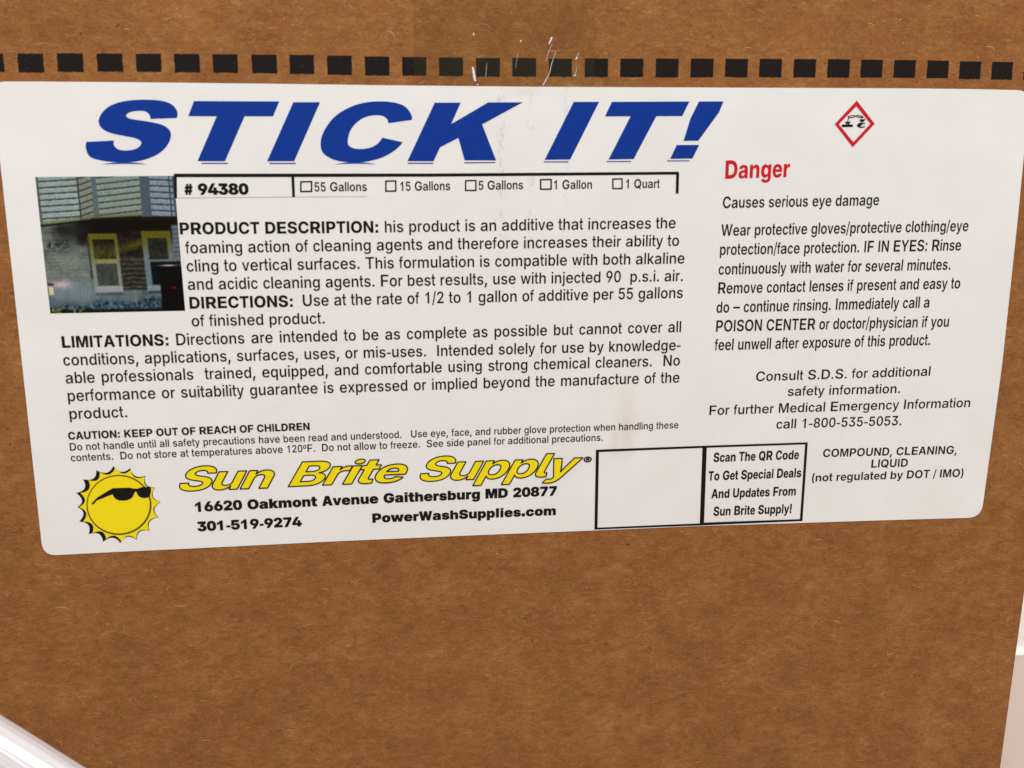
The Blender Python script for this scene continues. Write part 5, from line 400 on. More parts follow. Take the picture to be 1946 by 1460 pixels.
def kraft_material():
    m, nt, b = new_mat('kraft_cardboard'); t = NT(nt)
    v = t.coord(); vs = t.coord((.62, 1, 1)); vf = t.coord((.35, 1, 1), (0, .06, 0))
    big = t.noise(v, 70, 4, .6)
    mid = t.noise(vs, 420, 5, .68, .5)
    fine = t.noise(vf, 2000, 4, .7, 1.4)
    grain = t.noise(v, 3300, 3, .7)
    s1 = t.math('MULTIPLY', mid, .27); s2 = t.math('MULTIPLY', fine, .33); s3 = t.math('MULTIPLY', big, .18); s4 = t.math('MULTIPLY', grain, .32)
    f = t.math('ADD', t.math('ADD', s1, s2), t.math('ADD', s3, s4))
    col = t.ramp(f, [(.41, (.130, .047, .0115)), (.51, (.214, .0835, .0235)), (.58, (.264, .1090, .0335)), (.69, (.390, .190, .066))])
    red = t.ramp(t.noise(v, 150, 4, .62, .5), [(.52, 0.0), (.68, 1.0)])
    col = t.mix(t.math('MULTIPLY', red, .32), col, (.25, .070, .020))
    olive = t.ramp(t.noise(t.coord((1, 1, 1), (0, 0, 1.0)), 190, 4, .62, .5), [(.53, 0.0), (.70, 1.0)])
    col = t.mix(t.math('MULTIPLY', olive, .30), col, (.29, .140, .024))
    # short pale fibres pressed into the liner
    fib = t.ramp(t.noise(t.coord((.12, 1, 1), (0, .25, 0)), 1500, 2, .5, 2.5), [(.66, 0.0), (.74, 1.0)])
    fib2 = t.ramp(t.noise(t.coord((.14, 1, 1), (0, -.4, 0)), 1300, 2, .5, 2.2), [(.66, 0.0), (.74, 1.0)])
    col = t.mix(t.math('MULTIPLY', t.math('MAXIMUM', fib, fib2), .30), col, (.50, .29, .125))
    dk = t.ramp(t.noise(vs, 900, 2, .5, 1.0), [(.28, 1.0), (.36, 0.0)])
    col = t.mix(t.math('MULTIPLY', dk, .45), col, (.12, .045, .014))
    t.l(col, b.inputs['Base Color']); b.inputs['Roughness'].default_value = .68
    b.inputs['Specular IOR Level'].default_value = .12
    t.bump(t.math('ADD', fine, t.math('MULTIPLY', mid, 1.5)), .35, .00012, b)
    return m

def paper_material():
    m, nt, b = new_mat('label_paper'); t = NT(nt)
    v = t.coord()
    base = t.ramp(t.noise(v, 60, 4, .6), [(.3, (.706, .702, .688)), (.7, (.746, .742, .732))])
    base = t.mix(t.math('MULTIPLY', t.noise(v, 2600, 2, .5), .10), base, (.68, .66, .63))
    tc = t.n('ShaderNodeTexCoord'); sp = t.n('ShaderNodeSeparateXYZ'); t.l(tc.outputs['Object'], sp.inputs[0])
    X, Z = sp.outputs['X'], sp.outputs['Z']
    # grime that collected on the two ridges of the tape lying under the label
    for x0, w, k in ((-.0095, .0014, .62), (-.0022, .0012, .40), (.0060, .0016, .30)):
        d = t.math('ABSOLUTE', t.math('SUBTRACT', X, x0))
        near = t.math('SUBTRACT', 1.0, t.math('DIVIDE', d, w), True)
        up = t.math('MULTIPLY', t.math('SUBTRACT', Z, HZ - .004), 26.0, True)
        pat = t.ramp(t.noise(t.coord((1, 1, .45)), 900, 4, .7, .6), [(.50, 0.0), (.66, 1.0)])
        base = t.mix(t.math('MULTIPLY', t.math('MULTIPLY', near, up), t.math('MULTIPLY', pat, k)), base, (.30, .29, .27))
    # faint scuffs all over, and one beige stain above the box for the code
    sc = t.ramp(t.noise(t.coord((.5, 1, 1), (0, .5, 0)), 420, 5, .7, 1.5), [(.66, 0.0), (.80, 1.0)])
    base = t.mix(t.math('MULTIPLY', sc, .22), base, (.50, .48, .45))
    for (cx, cz, rx, rz, k) in STAINS:
        dx = t.math('DIVIDE', t.math('SUBTRACT', X, cx), rx); dz = t.math('DIVIDE', t.math('SUBTRACT', Z, cz), rz)
        r = t.math('SQRT', t.math('ADD', t.math('MULTIPLY', dx, dx), t.math('MULTIPLY', dz, dz)))
        r = t.math('ADD', r, t.math('MULTIPLY', t.math('SUBTRACT', t.noise(v, 260, 3, .6), .5), 1.1))
        mask = t.math('SUBTRACT', 1.0, r, True)
        base = t.mix(t.math('MULTIPLY', mask, k), base, (.52, .44, .36))
    t.l(base, b.inputs['Base Color']); b.inputs['Roughness'].default_value = .55
    b.inputs['Specular IOR Level'].default_value = .15
    t.bump(t.math('ADD', t.noise(v, 700, 3, .6), t.math('MULTIPLY', t.noise(v, 45, 2, .5), 9.0)), .30, .0001, b)
    return m

def ink(name, col, rough=.5, grain=.12):
    m, nt, b = new_mat(name); t = NT(nt)
    n = t.ramp(t.noise(t.coord(), 3000, 2, .6), [(.3, (1 - grain,)*3), (.7, (1 + grain,)*3)])
    t.l(t.mix(1.0, col, n, 'MULTIPLY'), b.inputs['Base Color'])
    b.inputs['Roughness'].default_value = rough; b.inputs['Specular IOR Level'].default_value = .12
    return m

def worn_ink():
    m, nt, b = new_mat('black_flexo_ink'); t = NT(nt)
    k = t.ramp(t.noise(t.coord((.5, 1, 1)), 1700, 4, .65, .6), [(.60, 0.0), (.78, 1.0)])
    t.l(t.mix(t.math('MULTIPLY', k, .55), (.0115, .0085, .0075), (.075, .040, .018)), b.inputs['Base Color'])
    b.inputs['Roughness'].default_value = .6; b.inputs['Specular IOR Level'].default_value = .08
    return m

def film_material():
    m, nt, b = new_mat('clear_tape_film'); t = NT(nt)
    nt.nodes.remove(b); out = nt.nodes['Material Output']
    tr = t.n('ShaderNodeBsdfTransparent'); tr.inputs[0].default_value = (.97, .968, .905, 1)
    df = t.n('ShaderNodeBsdfDiffuse'); df.inputs[0].default_value = (.45, .40, .20, 1)
    gl = t.n('ShaderNodeBsdfGlossy'); gl.inputs['Roughness'].default_value = .16
    bp = t.n('ShaderNodeBump'); bp.inputs['Strength'].default_value = .5; bp.inputs['Distance'].default_value = .0006
    t.l(t.noise(t.coord((1, 1, .35)), 240, 3, .5, .4), bp.inputs['Height']); t.l(bp.outputs[0], gl.inputs['Normal'])
    fr = t.n('ShaderNodeFresnel'); fr.inputs[0].default_value = 1.42
    m1 = t.n('ShaderNodeMixShader'); m1.inputs[0].default_value = .018; t.l(tr.outputs[0], m1.inputs[1]); t.l(df.outputs[0], m1.inputs[2])
    m2 = t.n('ShaderNodeMixShader'); t.l(t.math('MULTIPLY', fr.outputs[0], .15), m2.inputs[0]); t.l(m1.outputs[0], m2.inputs[1]); t.l(gl.outputs[0], m2.inputs[2])
    t.l(m2.outputs[0], out.inputs[0]); return m

def picture_material():
    m, nt, b = new_mat('printed_photo'); t = NT(nt)
    a = t.n('ShaderNodeVertexColor'); a.layer_name = 'Col'
    n = t.ramp(t.noise(t.coord(), 2400, 4, .75), [(.3, (.62,)*3), (.7, (1.38,)*3)])
    t.l(t.mix(1.0, a.outputs[0], n, 'MULTIPLY'), b.inputs['Base Color'])
    b.inputs['Specular IOR Level'].default_value = .05; b.inputs['Roughness'].default_value = .45; return m

def plain(name, col, rough=.5, spec=.5, nscale=30, amp=.04):
    m, nt, b = new_mat(name); t = NT(nt)
    n = t.ramp(t.noise(t.coord(), nscale, 4, .6), [(.3, (1 - amp,)*3), (.7, (1 + amp,)*3)])
    t.l(t.mix(1.0, col, n, 'MULTIPLY'), b.inputs['Base Color'])
    b.inputs['Roughness'].default_value = rough; b.inputs['Specular IOR Level'].default_value = spec
    return m

STAINS = [(.0235, HZ - .0285, .0040, .0130, .34), (.0205, HZ - .0330, .0022, .0050, .30), (-.0035, HZ + .0560, .0070, .0016, .25)]
KRAFT = kraft_material(); PAPER = paper_material()
BLACK = ink('black_ink', (.0065, .0048, .0045)); BLUE = ink('blue_ink', (.0030, .0330, .250), .42, .16)
SLATE = ink('slate_blue_ink', (.030, .060, .27)); RED = ink('red_ink', (.52, .0105, .0200)); YELLOW = ink('yellow_ink', (.790, .640, .0070), .42, .04)
OLIVE = ink('olive_ink', (.115, .085, .006)); GREY = ink('grey_ink', (.25, .22, .20)); WORN = worn_ink()
FILM = film_material(); PHOTO = picture_material()
CREASE_HIGHLIGHT = plain('crease_highlight', (.74, .73, .77), .2, .8)  # near-white base stands in for specular glints on the tape creases
FIBRE = plain('pale_fibre', (.50, .29, .13), .7, .2, 900, .25); FIBRE2 = plain('faint_fibre', (.335, .158, .052), .7, .2, 900, .2)
SPECK = plain('dark_speck', (.060, .020, .008), .8, .2)

# ---------------------------------------------------------------- helpers
def link(name, verts, faces, mats, parent=None, smooth=False, midx=None):
    me = bpy.data.meshes.new(name)
    base = Vector((0, 0, 0)); p = parent
    while p is not None: base += p.location; p = p.parent
    me.from_pydata(verts, [], faces)
    for m in (mats if isinstance(mats, (list, tuple)) else [mats]): me.materials.append(m)
    if midx: me.polygons.foreach_set('material_index', midx)
    if smooth: me.polygons.foreach_set('use_smooth', [True] * len(me.polygons))
    me.update()
    o = bpy.data.objects.new(name, me); C.objects.link(o)
    if parent is not None:
        o.parent = parent; o.location = -base
    return o
def empty(name, loc, label, cat):
    o = bpy.data.objects.new(name, None); C.objects.link(o); o.location = loc
    o['label'] = label; o['category'] = cat; o.empty_display_size = .05
    return o
def area(P): return sum(P[i][0]*P[(i+1) % len(P)][1] - P[(i+1) % len(P)][0]*P[i][1] for i in range(len(P))) / 2
def inside(q, P):
    r = False; n = len(P)
    for i in range(n):
        a, b = P[i], P[(i+1) % n]
        if (a[1] > q[1]) != (b[1] > q[1]) and q[0] < (b[0]-a[0])*(q[1]-a[1])/(b[1]-a[1]) + a[0]: r = not r
    return r
def wind(q, P):
    r = 0; n = len(P)
    for i in range(n):
        a, b = P[i], P[(i+1) % n]
        if (a[1] > q[1]) != (b[1] > q[1]) and q[0] < (b[0]-a[0])*(q[1]-a[1])/(b[1]-a[1]) + a[0]: r += 1 if b[1] > a[1] else -1
    return r
def fill(contours, extra=(), union=False):
    """triangulate an outline with holes -> verts, faces (2-D)"""
    V = []; E = []
    for c in contours:
        o = len(V); V += [Vector(p) for p in c]; E += [(o+i, o+(i+1) % len(c)) for i in range(len(c))]
    V += [Vector(p) for p in extra]
    v, _, f, *_r = delaunay_2d_cdt(V, E, [], 0, 1e-7)
    F = []
    for t in f:
        cx = sum(v[i][0] for i in t)/len(t); cy = sum(v[i][1] for i in t)/len(t)
        if (sum(wind((cx, cy), c) for c in contours) if union else sum(inside((cx, cy), c) for c in contours) % 2):
            t = list(t)
            if area([v[i] for i in t]) < 0: t = t[::-1]
            F.append(t)
    return [tuple(p) for p in v], F
class Print:
    """collects flat print in label millimetres and lays it on the bowed face"""
    def __init__(s): s.v = []; s.f = []; s.m = []
    def add(s, v2, f, off, mi=0):
        o = len(s.v); s.v += [P3(x, y, off) for x, y in v2]; s.f += [[o+i for i in t] for t in f]; s.m += [mi]*len(f)
    def shape(s, contours, off, mi=0, extra=()):
        v, f = fill(contours, extra); s.add(v, f, off, mi)
    def stroke(s, a, b, w, off, mi=0):
        r = w/2; d = Vector((b[0]-a[0], b[1]-a[1]))
        if d.length < 1e-6: return
        d.normalize(); q = (-d.y*r, d.x*r)
        s.add([(a[0]+q[0], a[1]+q[1]), (a[0]-q[0], a[1]-q[1]), (b[0]-q[0], b[1]-q[1]), (b[0]+q[0], b[1]+q[1])], [(0, 1, 2, 3)], off, mi)
        s.add([(a[0]+r*math.cos(k*math.pi/4), a[1]+r*math.sin(k*math.pi/4)) for k in range(8)], [tuple(range(8))], off + .001, mi)
    def build(s, name, mats, parent): return link(name, s.v, s.f, mats, parent, midx=s.m)
LAB = 0.20     # the label's face is this many mm proud of the board
INK = LAB + .05

def flat(c, n):
    """quadratic outline x,y,on,... -> polygon"""
    P = [(c[i], c[i+1], c[i+2]) for i in range(0, len(c), 3)]; ex = []
    for i, a in enumerate(P):
        b = P[(i+1) % len(P)]; ex.append(a)
        if not a[2] and not b[2]: ex.append(((a[0]+b[0])/2, (a[1]+b[1])/2, 1))
    k = next(i for i, q in enumerate(ex) if q[2]); ex = ex[k:] + ex[:k]
    out = []; i = 0
    while i < len(ex):
        a = ex[i]; b = ex[(i+1) % len(ex)]; out.append((a[0], a[1]))
        if not b[2]:
            d = ex[(i+2) % len(ex)]
            for j in range(1, n):
                t = j/n; out.append(((1-t)**2*a[0]+2*t*(1-t)*b[0]+t*t*d[0], (1-t)**2*a[1]+2*t*(1-t)*b[1]+t*t*d[1]))
            i += 2
        else: i += 1
    r = [q for j, q in enumerate(out) if (q[0]-out[j-1][0])**2 + (q[1]-out[j-1][1])**2 > .01]
    return r
glyph_cache = {}
def glyph(style, ch, sl=0.0, n=3, grow=0.0, sx=1.0):
    key = (style, ch, sl, grow, round(sx, 4))
    if key not in glyph_cache:
        adv, cs = FONT[style][ord(ch)]
        G = [[(x + sl*y, y) for x, y in flat(c, n)] for c in cs]
        parts = [fill(G, (), True)] if G else []
        lo = min((x for c in G for x, y in c), default=0); hi = max((x for c in G for x, y in c), default=0)
        glyph_cache[key] = (adv, parts, lo, hi)
    return glyph_cache[key]
def set_line(text, style, x0, y0, x1, y1, h, opt, sink, track=0.0):
    """sink(k, ch, place, sx) is called for every glyph; place maps font units to label mm"""
    sl = opt.get('sl', 0.0); k = h / 716
    W = math.hypot(x1-x0, y1-y0); ux = ((x1-x0)/W, (y1-y0)/W)
    x = 0; lo = 1e9; hi = -1e9
    for ch in text:
        adv, parts, a, b = glyph(style, ch, sl)
        if parts: lo = min(lo, x+a); hi = max(hi, x+b)
        x += adv + track
    sx = W / ((hi-lo)*k); sp = 0.0
    if opt.get('j') and sx*h > 2.665:
        nsx = 2.665/h; sp = (W/k - (hi-lo)*nsx) / text.count(' ') / nsx; sx = nsx
    x = -lo
    for i, ch in enumerate(text):
        adv = glyph(style, ch, sl)[0]
        if ch != ' ':
            def place(v, x=x): return [(x0 + (x+a)*sx*k*ux[0], y0 + (x+a)*sx*k*ux[1] + b*k) for a, b in v]
            sink(i, ch, place, sx)
        x += adv + track + (sp if ch == ' ' else 0)

# ---------------------------------------------------------------- setting: the surface and the wall behind
TAB = plain('pinkish_laminate', (.50, .395, .345), .45, .4, 14, .03)
WAL = plain('white_wall_paint', (.95, .94, .90), .6, .3, 8, .01)
def slab(name, x0, x1, y0, y1, z0, z1, mat, parent=None):
    v = [(x, y, z) for z in (z0, z1) for x, y in ((x0, y0), (x1, y0), (x1, y1), (x0, y1))]
    f = [(3, 2, 1, 0), (4, 5, 6, 7), (0, 1, 5, 4), (1, 2, 6, 5), (2, 3, 7, 6), (3, 0, 4, 7)]
    return link(name, v, f, mat, parent)
# counter surface sweeping up into the wall through a small cove
WY = .318; RC = .010; prof = [(-.75, 0.0), (WY - RC, 0.0)]
for i in range(1, 9):
    a = math.pi/2 * i/8; prof.append((WY - RC + RC*math.sin(a), RC - RC*math.cos(a)))
prof_floor = prof[:6]; prof_wall = prof[5:] + [(WY, 1.3)]
def sweep(name, pr, x0, x1, mat, back):
    v = [(x, y, z) for x in (x0, x1) for y, z in pr + back]; n = len(pr) + len(back)
    f = [tuple(range(n))[::-1], tuple(range(n, 2*n))] + [(i, (i+1) % n, n + (i+1) % n, n + i) for i in range(n)]
    o = link(name, v, f, mat); o['kind'] = 'structure'; return o
sweep('countertop', prof_floor, -.9, 1.2, TAB, [(prof_floor[-1][0], -.03), (-.75, -.03)])
sweep('wall', prof_wall, -.9, 1.2, WAL, [(WY + .03, 1.3), (WY + .03, prof_wall[0][1] + .0005), (prof_wall[0][0] + .0005, prof_wall[0][1] + .0003)])

# ---------------------------------------------------------------- the carton
XL, XR, TOP, DEPTH = -157.0, 141.2, 136.0, 0.285
box = empty('cardboard_box', (-.008, .14, 0), 'brown kraft carton with a white cleaning additive label and a row of printed black squares', 'cardboard box')
def face_grid():
    xs = [XL, XL+.25, XL+.8, XL+1.6] + [XL + 1.6 + (XR - XL - 3.2)*i/74 for i in range(1, 74)] + [XR-1.6, XR-.8, XR-.25, XR]
    def nose(x):     # the folded corners turn back with a small radius
        d = min(x - XL, XR - x); return 0 if d >= 1.6 else 1.6 - math.sqrt(max(0, 1.6**2 - (1.6-d)**2))
    ys = [-300 + (TOP+300)*j/108 for j in range(109)]
    n = len(xs); v = []; f = []
    for y in ys:
        for x in xs: v.append(P3(x, y, -nose(x)))
    m = len(ys)
    for j in range(m-1):
        for i in range(n-1): a = j*n+i; f.append((a, a+1, a+n+1, a+n))
    o = len(v)       # inner skin, 3.5 mm behind
    for y in ys:
        for x in (xs[0], xs[-1]): q = P3(x, y, -4.6); v.append((q[0] + (.0005 if x < 0 else -.0005), q[1], q[2]))
    for j in range(m-1):
        a = o+2*j; f.append((a+1, a, a+2, a+3))
        f.append((j*n, (j+1)*n, a+2, a)); f.append(((j+1)*n+n-1, j*n+n-1, a+1, a+3))
    f.append(tuple([(m-1)*n+i for i in range(n)] + [o+2*m-1, o+2*m-2])); f.append(tuple([i for i in range(n)][::-1] + [o, o+1]))
    return v, f
v, f = face_grid()
face = link('front_panel', v, f, KRAFT, box, smooth=True)
def side(x0, x1, name):
    ys = [-300 + (TOP+300)*j/54 for j in range(55)]; v = []; f = []
    for y in ys:
        yf = P3(x0 if abs(x0) > abs(x1) else x1, y, -1.6)[1]
        v += [(x0/1000, yf, HZ+y/1000), (x1/1000, yf, HZ+y/1000), (x1/1000, DEPTH, HZ+y/1000), (x0/1000, DEPTH, HZ+y/1000)]
    n = len(ys)
    for j in range(n-1):
        for k in range(4):
            a = 4*j+k; b = 4*j+(k+1) % 4; f.append((a, b, b+4, a+4))
    f += [(3, 2, 1, 0), (4*n-4, 4*n-3, 4*n-2, 4*n-1)]
    return link(name, v, f, KRAFT, box)
side(XR - 3.5, XR - .01, 'side_panel'); side(XL + .01, XL + 3.5, 'side_panel')
slab('back_panel', XL/1000 + .0036, XR/1000 - .0036, DEPTH - .0035, DEPTH - .0001, .0001, HZ + TOP/1000 - .0002, KRAFT, box)
slab('bottom_panel', XL/1000 + .004, XR/1000 - .004, .012, DEPTH - .004, .0005, .0040, KRAFT, box)
zt = HZ + TOP/1000 + .0003
slab('top_flap', XL/1000, -.0085, .0035, DEPTH, zt, zt + .0035, KRAFT, box)
slab('top_flap', -.0075, XR/1000, .0035, DEPTH, zt, zt + .0035, KRAFT, box)

# row of black squares printed on the board
D = SHAPES['dash']
def lerp_tab(T, x):
    if x <= T[0][0]: return T[0][1]
    for (a, b), (c, d) in zip(T, T[1:]):
        if x <= c: return b + (d-b)*(x-a)/(c-a)
    return T[-1][1]
rnd = random.Random(4)
for i in range(-1, 29):
    x0 = D['x0'] + D['pitch']*i + rnd.uniform(-.09, .09); w = D['w'] + rnd.uniform(-.08, .08)
    yt, yb = lerp_tab(D['top'], x0 + w/2) + rnd.uniform(-.04, .04), lerp_tab(D['bot'], x0 + w/2) + rnd.uniform(-.04, .04)
    x1 = min(x0 + w, XR - .2); N = 16; e = []
    for k in range(N): e.append((x0 + (x1-x0)*k/N, yb + rnd.uniform(-.11, .07)))
    for k in range(10): e.append((x1 + rnd.uniform(-.07, .05), yb + (yt-yb)*k/10))
    for k in range(N): e.append((x1 + (x0-x1)*k/N, yt + rnd.uniform(-.04, .05)))
    for k in range(10): e.append((x0 + rnd.uniform(-.05, .07), yt + (yb-yt)*k/10))
    pr = Print(); pr.shape([e], .035); pr.build('printed_square', WORN, box)

# pale fibres and dark specks lying in the liner
def fibres(name, mat, count, lmin, lmax, wmin, wmax, ang, seed, off):
    r = random.Random(seed); pr = Print()
    for _ in range(count):
        x, y = r.uniform(XL+4, XR-4), r.uniform(-150, 84)
        if -124 < x < 122 and -56 < y < 56: continue
        L = lmin + (lmax-lmin)*r.random()**2.6; w = r.uniform(wmin, wmax); a = r.gauss(0, ang); bend = r.gauss(0, .30) if r.random() < .8 else r.gauss(0, 1.0)
        n = 7; L2 = []; R2 = []; px, py, t = x, y, a
        for k in range(n):
            ww = w*math.sin(math.pi*(k+.35)/(n-.3))/2
            L2.append((px - math.sin(t)*ww, py + math.cos(t)*ww)); R2.append((px + math.sin(t)*ww, py - math.cos(t)*ww))
            px += math.cos(t)*L/n; py += math.sin(t)*L/n; t += bend/n*2
        vv = L2 + R2; ff = [(k+n, k+n+1, k+1, k) for k in range(n-1)]
        pr.add(vv, ff, off)
    o = pr.build(name, mat, box); o['kind'] = 'stuff'; return o
fibres('pale_fibres', FIBRE, 460, .4, 4.5, .09, .20, .22, 1, .012)
fibres('faint_fibres', FIBRE2, 3400, .4, 4.5, .07, .24, .35, 2, .008)
fibres('dark_specks', SPECK, 420, .25, 1.7, .10, .30, .8, 3, .016)

# ---------------------------------------------------------------- packing tape with its creases, their highlights put into the colour
pr = Print(); xs = [-29.8 + 43*i/12 for i in range(13)]; ys = [TOP - .5 - (TOP - .5 - 22)*j/30 for j in range(31)]
pr.add([(x, y) for y in ys for x in xs], [(j*13+i, (j+1)*13+i, (j+1)*13+i+1, j*13+i+1) for j in range(30) for i in range(12)], .06)
tape = pr.build('packing_tape', FILM, box)
slab('packing_tape', -.0298, .0132, .002, DEPTH + .001, zt + .0037, zt + .0038, FILM, box)
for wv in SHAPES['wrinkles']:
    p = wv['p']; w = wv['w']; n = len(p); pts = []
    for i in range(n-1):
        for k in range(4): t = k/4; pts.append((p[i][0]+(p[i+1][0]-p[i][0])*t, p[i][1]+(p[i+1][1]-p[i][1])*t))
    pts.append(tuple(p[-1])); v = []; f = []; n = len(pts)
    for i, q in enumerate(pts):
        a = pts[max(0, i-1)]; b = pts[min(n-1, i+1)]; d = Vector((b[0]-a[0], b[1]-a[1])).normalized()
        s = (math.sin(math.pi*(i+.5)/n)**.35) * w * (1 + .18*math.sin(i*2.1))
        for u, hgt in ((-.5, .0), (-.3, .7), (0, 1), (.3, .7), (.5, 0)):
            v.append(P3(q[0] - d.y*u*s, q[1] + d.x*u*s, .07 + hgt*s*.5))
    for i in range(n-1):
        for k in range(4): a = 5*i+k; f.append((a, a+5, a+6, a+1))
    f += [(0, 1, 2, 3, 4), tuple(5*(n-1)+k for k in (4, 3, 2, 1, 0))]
    link('crease', v, f, CREASE_HIGHLIGHT, tape, smooth=True)

# ---------------------------------------------------------------- the label
out = [tuple(q) for q in SHAPES['outline']]
if area(out) < 0: out = out[::-1]
grid = [(-122 + 4*i, -56 + 4*j) for i in range(62) for j in range(29)]
gin = [g for g in grid if inside(g, out) and min((g[0]-q[0])**2 + (g[1]-q[1])**2 for q in out) > 2.2]
v2, f2 = fill([out], gin)
v = [P3(x, y, LAB) for x, y in v2]; f = [tuple(t) for t in f2]; o = len(v); n = len(out)
v += [P3(x, y, LAB) for x, y in out] + [P3(x, y, 0.0) for x, y in out]
f += [(o+i, o+n+i, o+n+(i+1) % n, o+(i+1) % n) for i in range(n)]
label = link('product_label', v, f, PAPER, box, smooth=False)

def flat_part(name, groups, mat, off=INK, dz=.003, bleed=0.0):
    pr = Print()
    for k, g in enumerate(groups):
        pr.shape([[tuple(q) for q in c] for c in g], off + dz*k)
        if bleed:       # ink spreads a little into the paper
            for c in g:
                for a, d in zip(c, c[1:] + c[:1]): pr.stroke(a, d, bleed, off + dz*k + .001)
    return pr.build(name, mat, label)
for g in SHAPES['title']: 
    for c in g: pass
    pr = Print()
    for c in g:
        c = [tuple(q) for q in c]; X = [q[0] for q in c]; Y = [q[1] for q in c]; ex = []
        x = min(X) + 1.5
        while x < max(X):
            y = min(Y) + 1.5
            while y < max(Y):
                if inside((x, y), c): ex.append((x, y))
                y += 3
            x += 3
        pr.shape([c], INK, 0, ex)
    pr.build('title_letter', BLUE, label)
for c in SHAPES['reflection']: flat_part('letter_reflection', [[c]], SLATE)
def subdiv(c, step=8.0):
    r = []
    for i, a in enumerate(c):
        b = c[(i+1) % len(c)]; d = math.hypot(b[0]-a[0], b[1]-a[1]); k = max(1, int(d/step))
        r += [(a[0]+(b[0]-a[0])*j/k, a[1]+(b[1]-a[1])*j/k) for j in range(k)]
    return r
flat_part('header_frame', [[subdiv(c, 3)] for c in SHAPES['header']], BLACK, INK, bleed=0.05)
flat_part('header_underline', [[subdiv(c, 3)] for c in SHAPES['thin']], GREY, INK)
for g in SHAPES['checks']: flat_part('checkbox', [g], BLACK, bleed=.07)
flat_part('code_frame', [[subdiv(c, 3) for c in SHAPES['codeframe'][0]]], BLACK, INK, bleed=0.11)
flat_part('text_frame', [[subdiv(c, 3) for c in SHAPES['textframe'][0]]], BLACK, INK + .01, bleed=0.09)
flat_part('hazard_diamond', SHAPES['diamond'], RED)
flat_part('hazard_symbol', SHAPES['symbol'], BLACK, INK, bleed=.05)
flat_part('logo_shadow', SHAPES['logo_black'], BLACK, INK)
flat_part('logo_sun', SHAPES['logo_yellow'], YELLOW, INK + .02)
flat_part('logo_ring', SHAPES['logo_ring'], OLIVE, INK + .04, bleed=.05)
flat_part('logo_sunglasses', SHAPES['glasses'], BLACK, INK + .06)
for text, style, x0, y0, x1, y1, h, opt in SHAPES['rows']:
    if style == 'Y':
        def sink(i, ch, place, sx):
            pr = Print(); z = INK + .02*i
            v2, f2 = glyph('Y', ch, opt['sl'], 5)[1][0]; q2 = place(v2); pr.add(q2, f2, z, 1)
            cnt = {}
            for t in f2:
                for a, c in zip(t, t[1:] + t[:1]): cnt[(min(a, c), max(a, c))] = cnt.get((min(a, c), max(a, c)), 0) + 1
            for (a, c), k in cnt.items():
                if k == 1: pr.stroke(q2[a], q2[c], .33, z + .012)
            pr.build('brand_letter', [BLACK, YELLOW], label)
        set_line(text, style, x0, y0, x1, y1, h, opt, sink, track=opt.get('tr', -62))
    else:
        pr = Print()
        def sink(i, ch, place, sx):
            for k, (v2, f2) in enumerate(glyph(style, ch, opt.get('sl', 0.0))[1]): 
                q2 = place(v2); pr.add(q2, f2, INK)
                if style in 'KB':
                    cnt = {}
                    for t in f2:
                        for a, c in zip(t, t[1:] + t[:1]): cnt[(min(a, c), max(a, c))] = cnt.get((min(a, c), max(a, c)), 0) + 1
                    for (a, c), m in cnt.items():
                        if m == 1: pr.stroke(q2[a], q2[c], .11 if style == 'K' else .04, INK + .002)
        set_line(text, style, x0, y0, x1, y1, h, opt, sink)
        pr.build('text_line', RED if opt.get('c') == 'red' else BLACK, label)

# ---------------------------------------------------------------- the small printed photo of a house wall being washed
def hsh(i, j, s=0):
    n = (i*374761393 + j*668265263 + s*974634777) & 0xffffffff; n = ((n ^ (n >> 13))*1274126177) & 0xffffffff
    return ((n ^ (n >> 16)) & 0xffff)/65535
def vn(x, y, s=0):
    i, j = math.floor(x), math.floor(y); u, w = x-i, y-j; u = u*u*(3-2*u); w = w*w*(3-2*w)
    return (hsh(i, j, s)*(1-u)+hsh(i+1, j, s)*u)*(1-w) + (hsh(i, j+1, s)*(1-u)+hsh(i+1, j+1, s)*u)*w
def fbm(x, y, s=0): return (vn(x, y, s) + .5*vn(2*x, 2*y, s+1) + .25*vn(4*x, 4*y, s+2))/1.75
def mixc(a, b, k): k = max(0, min(1, k)); return tuple(a[i]+(b[i]-a[i])*k for i in range(3))
def step(x, a, w=.006): return max(0, min(1, (x-a)/w + .5))
def boxm(s, t, s0, s1, t0, t1, w=.010): return step(s, s0, w)*(1-step(s, s1, w))*step(t, t0, w)*(1-step(t, t1, w))
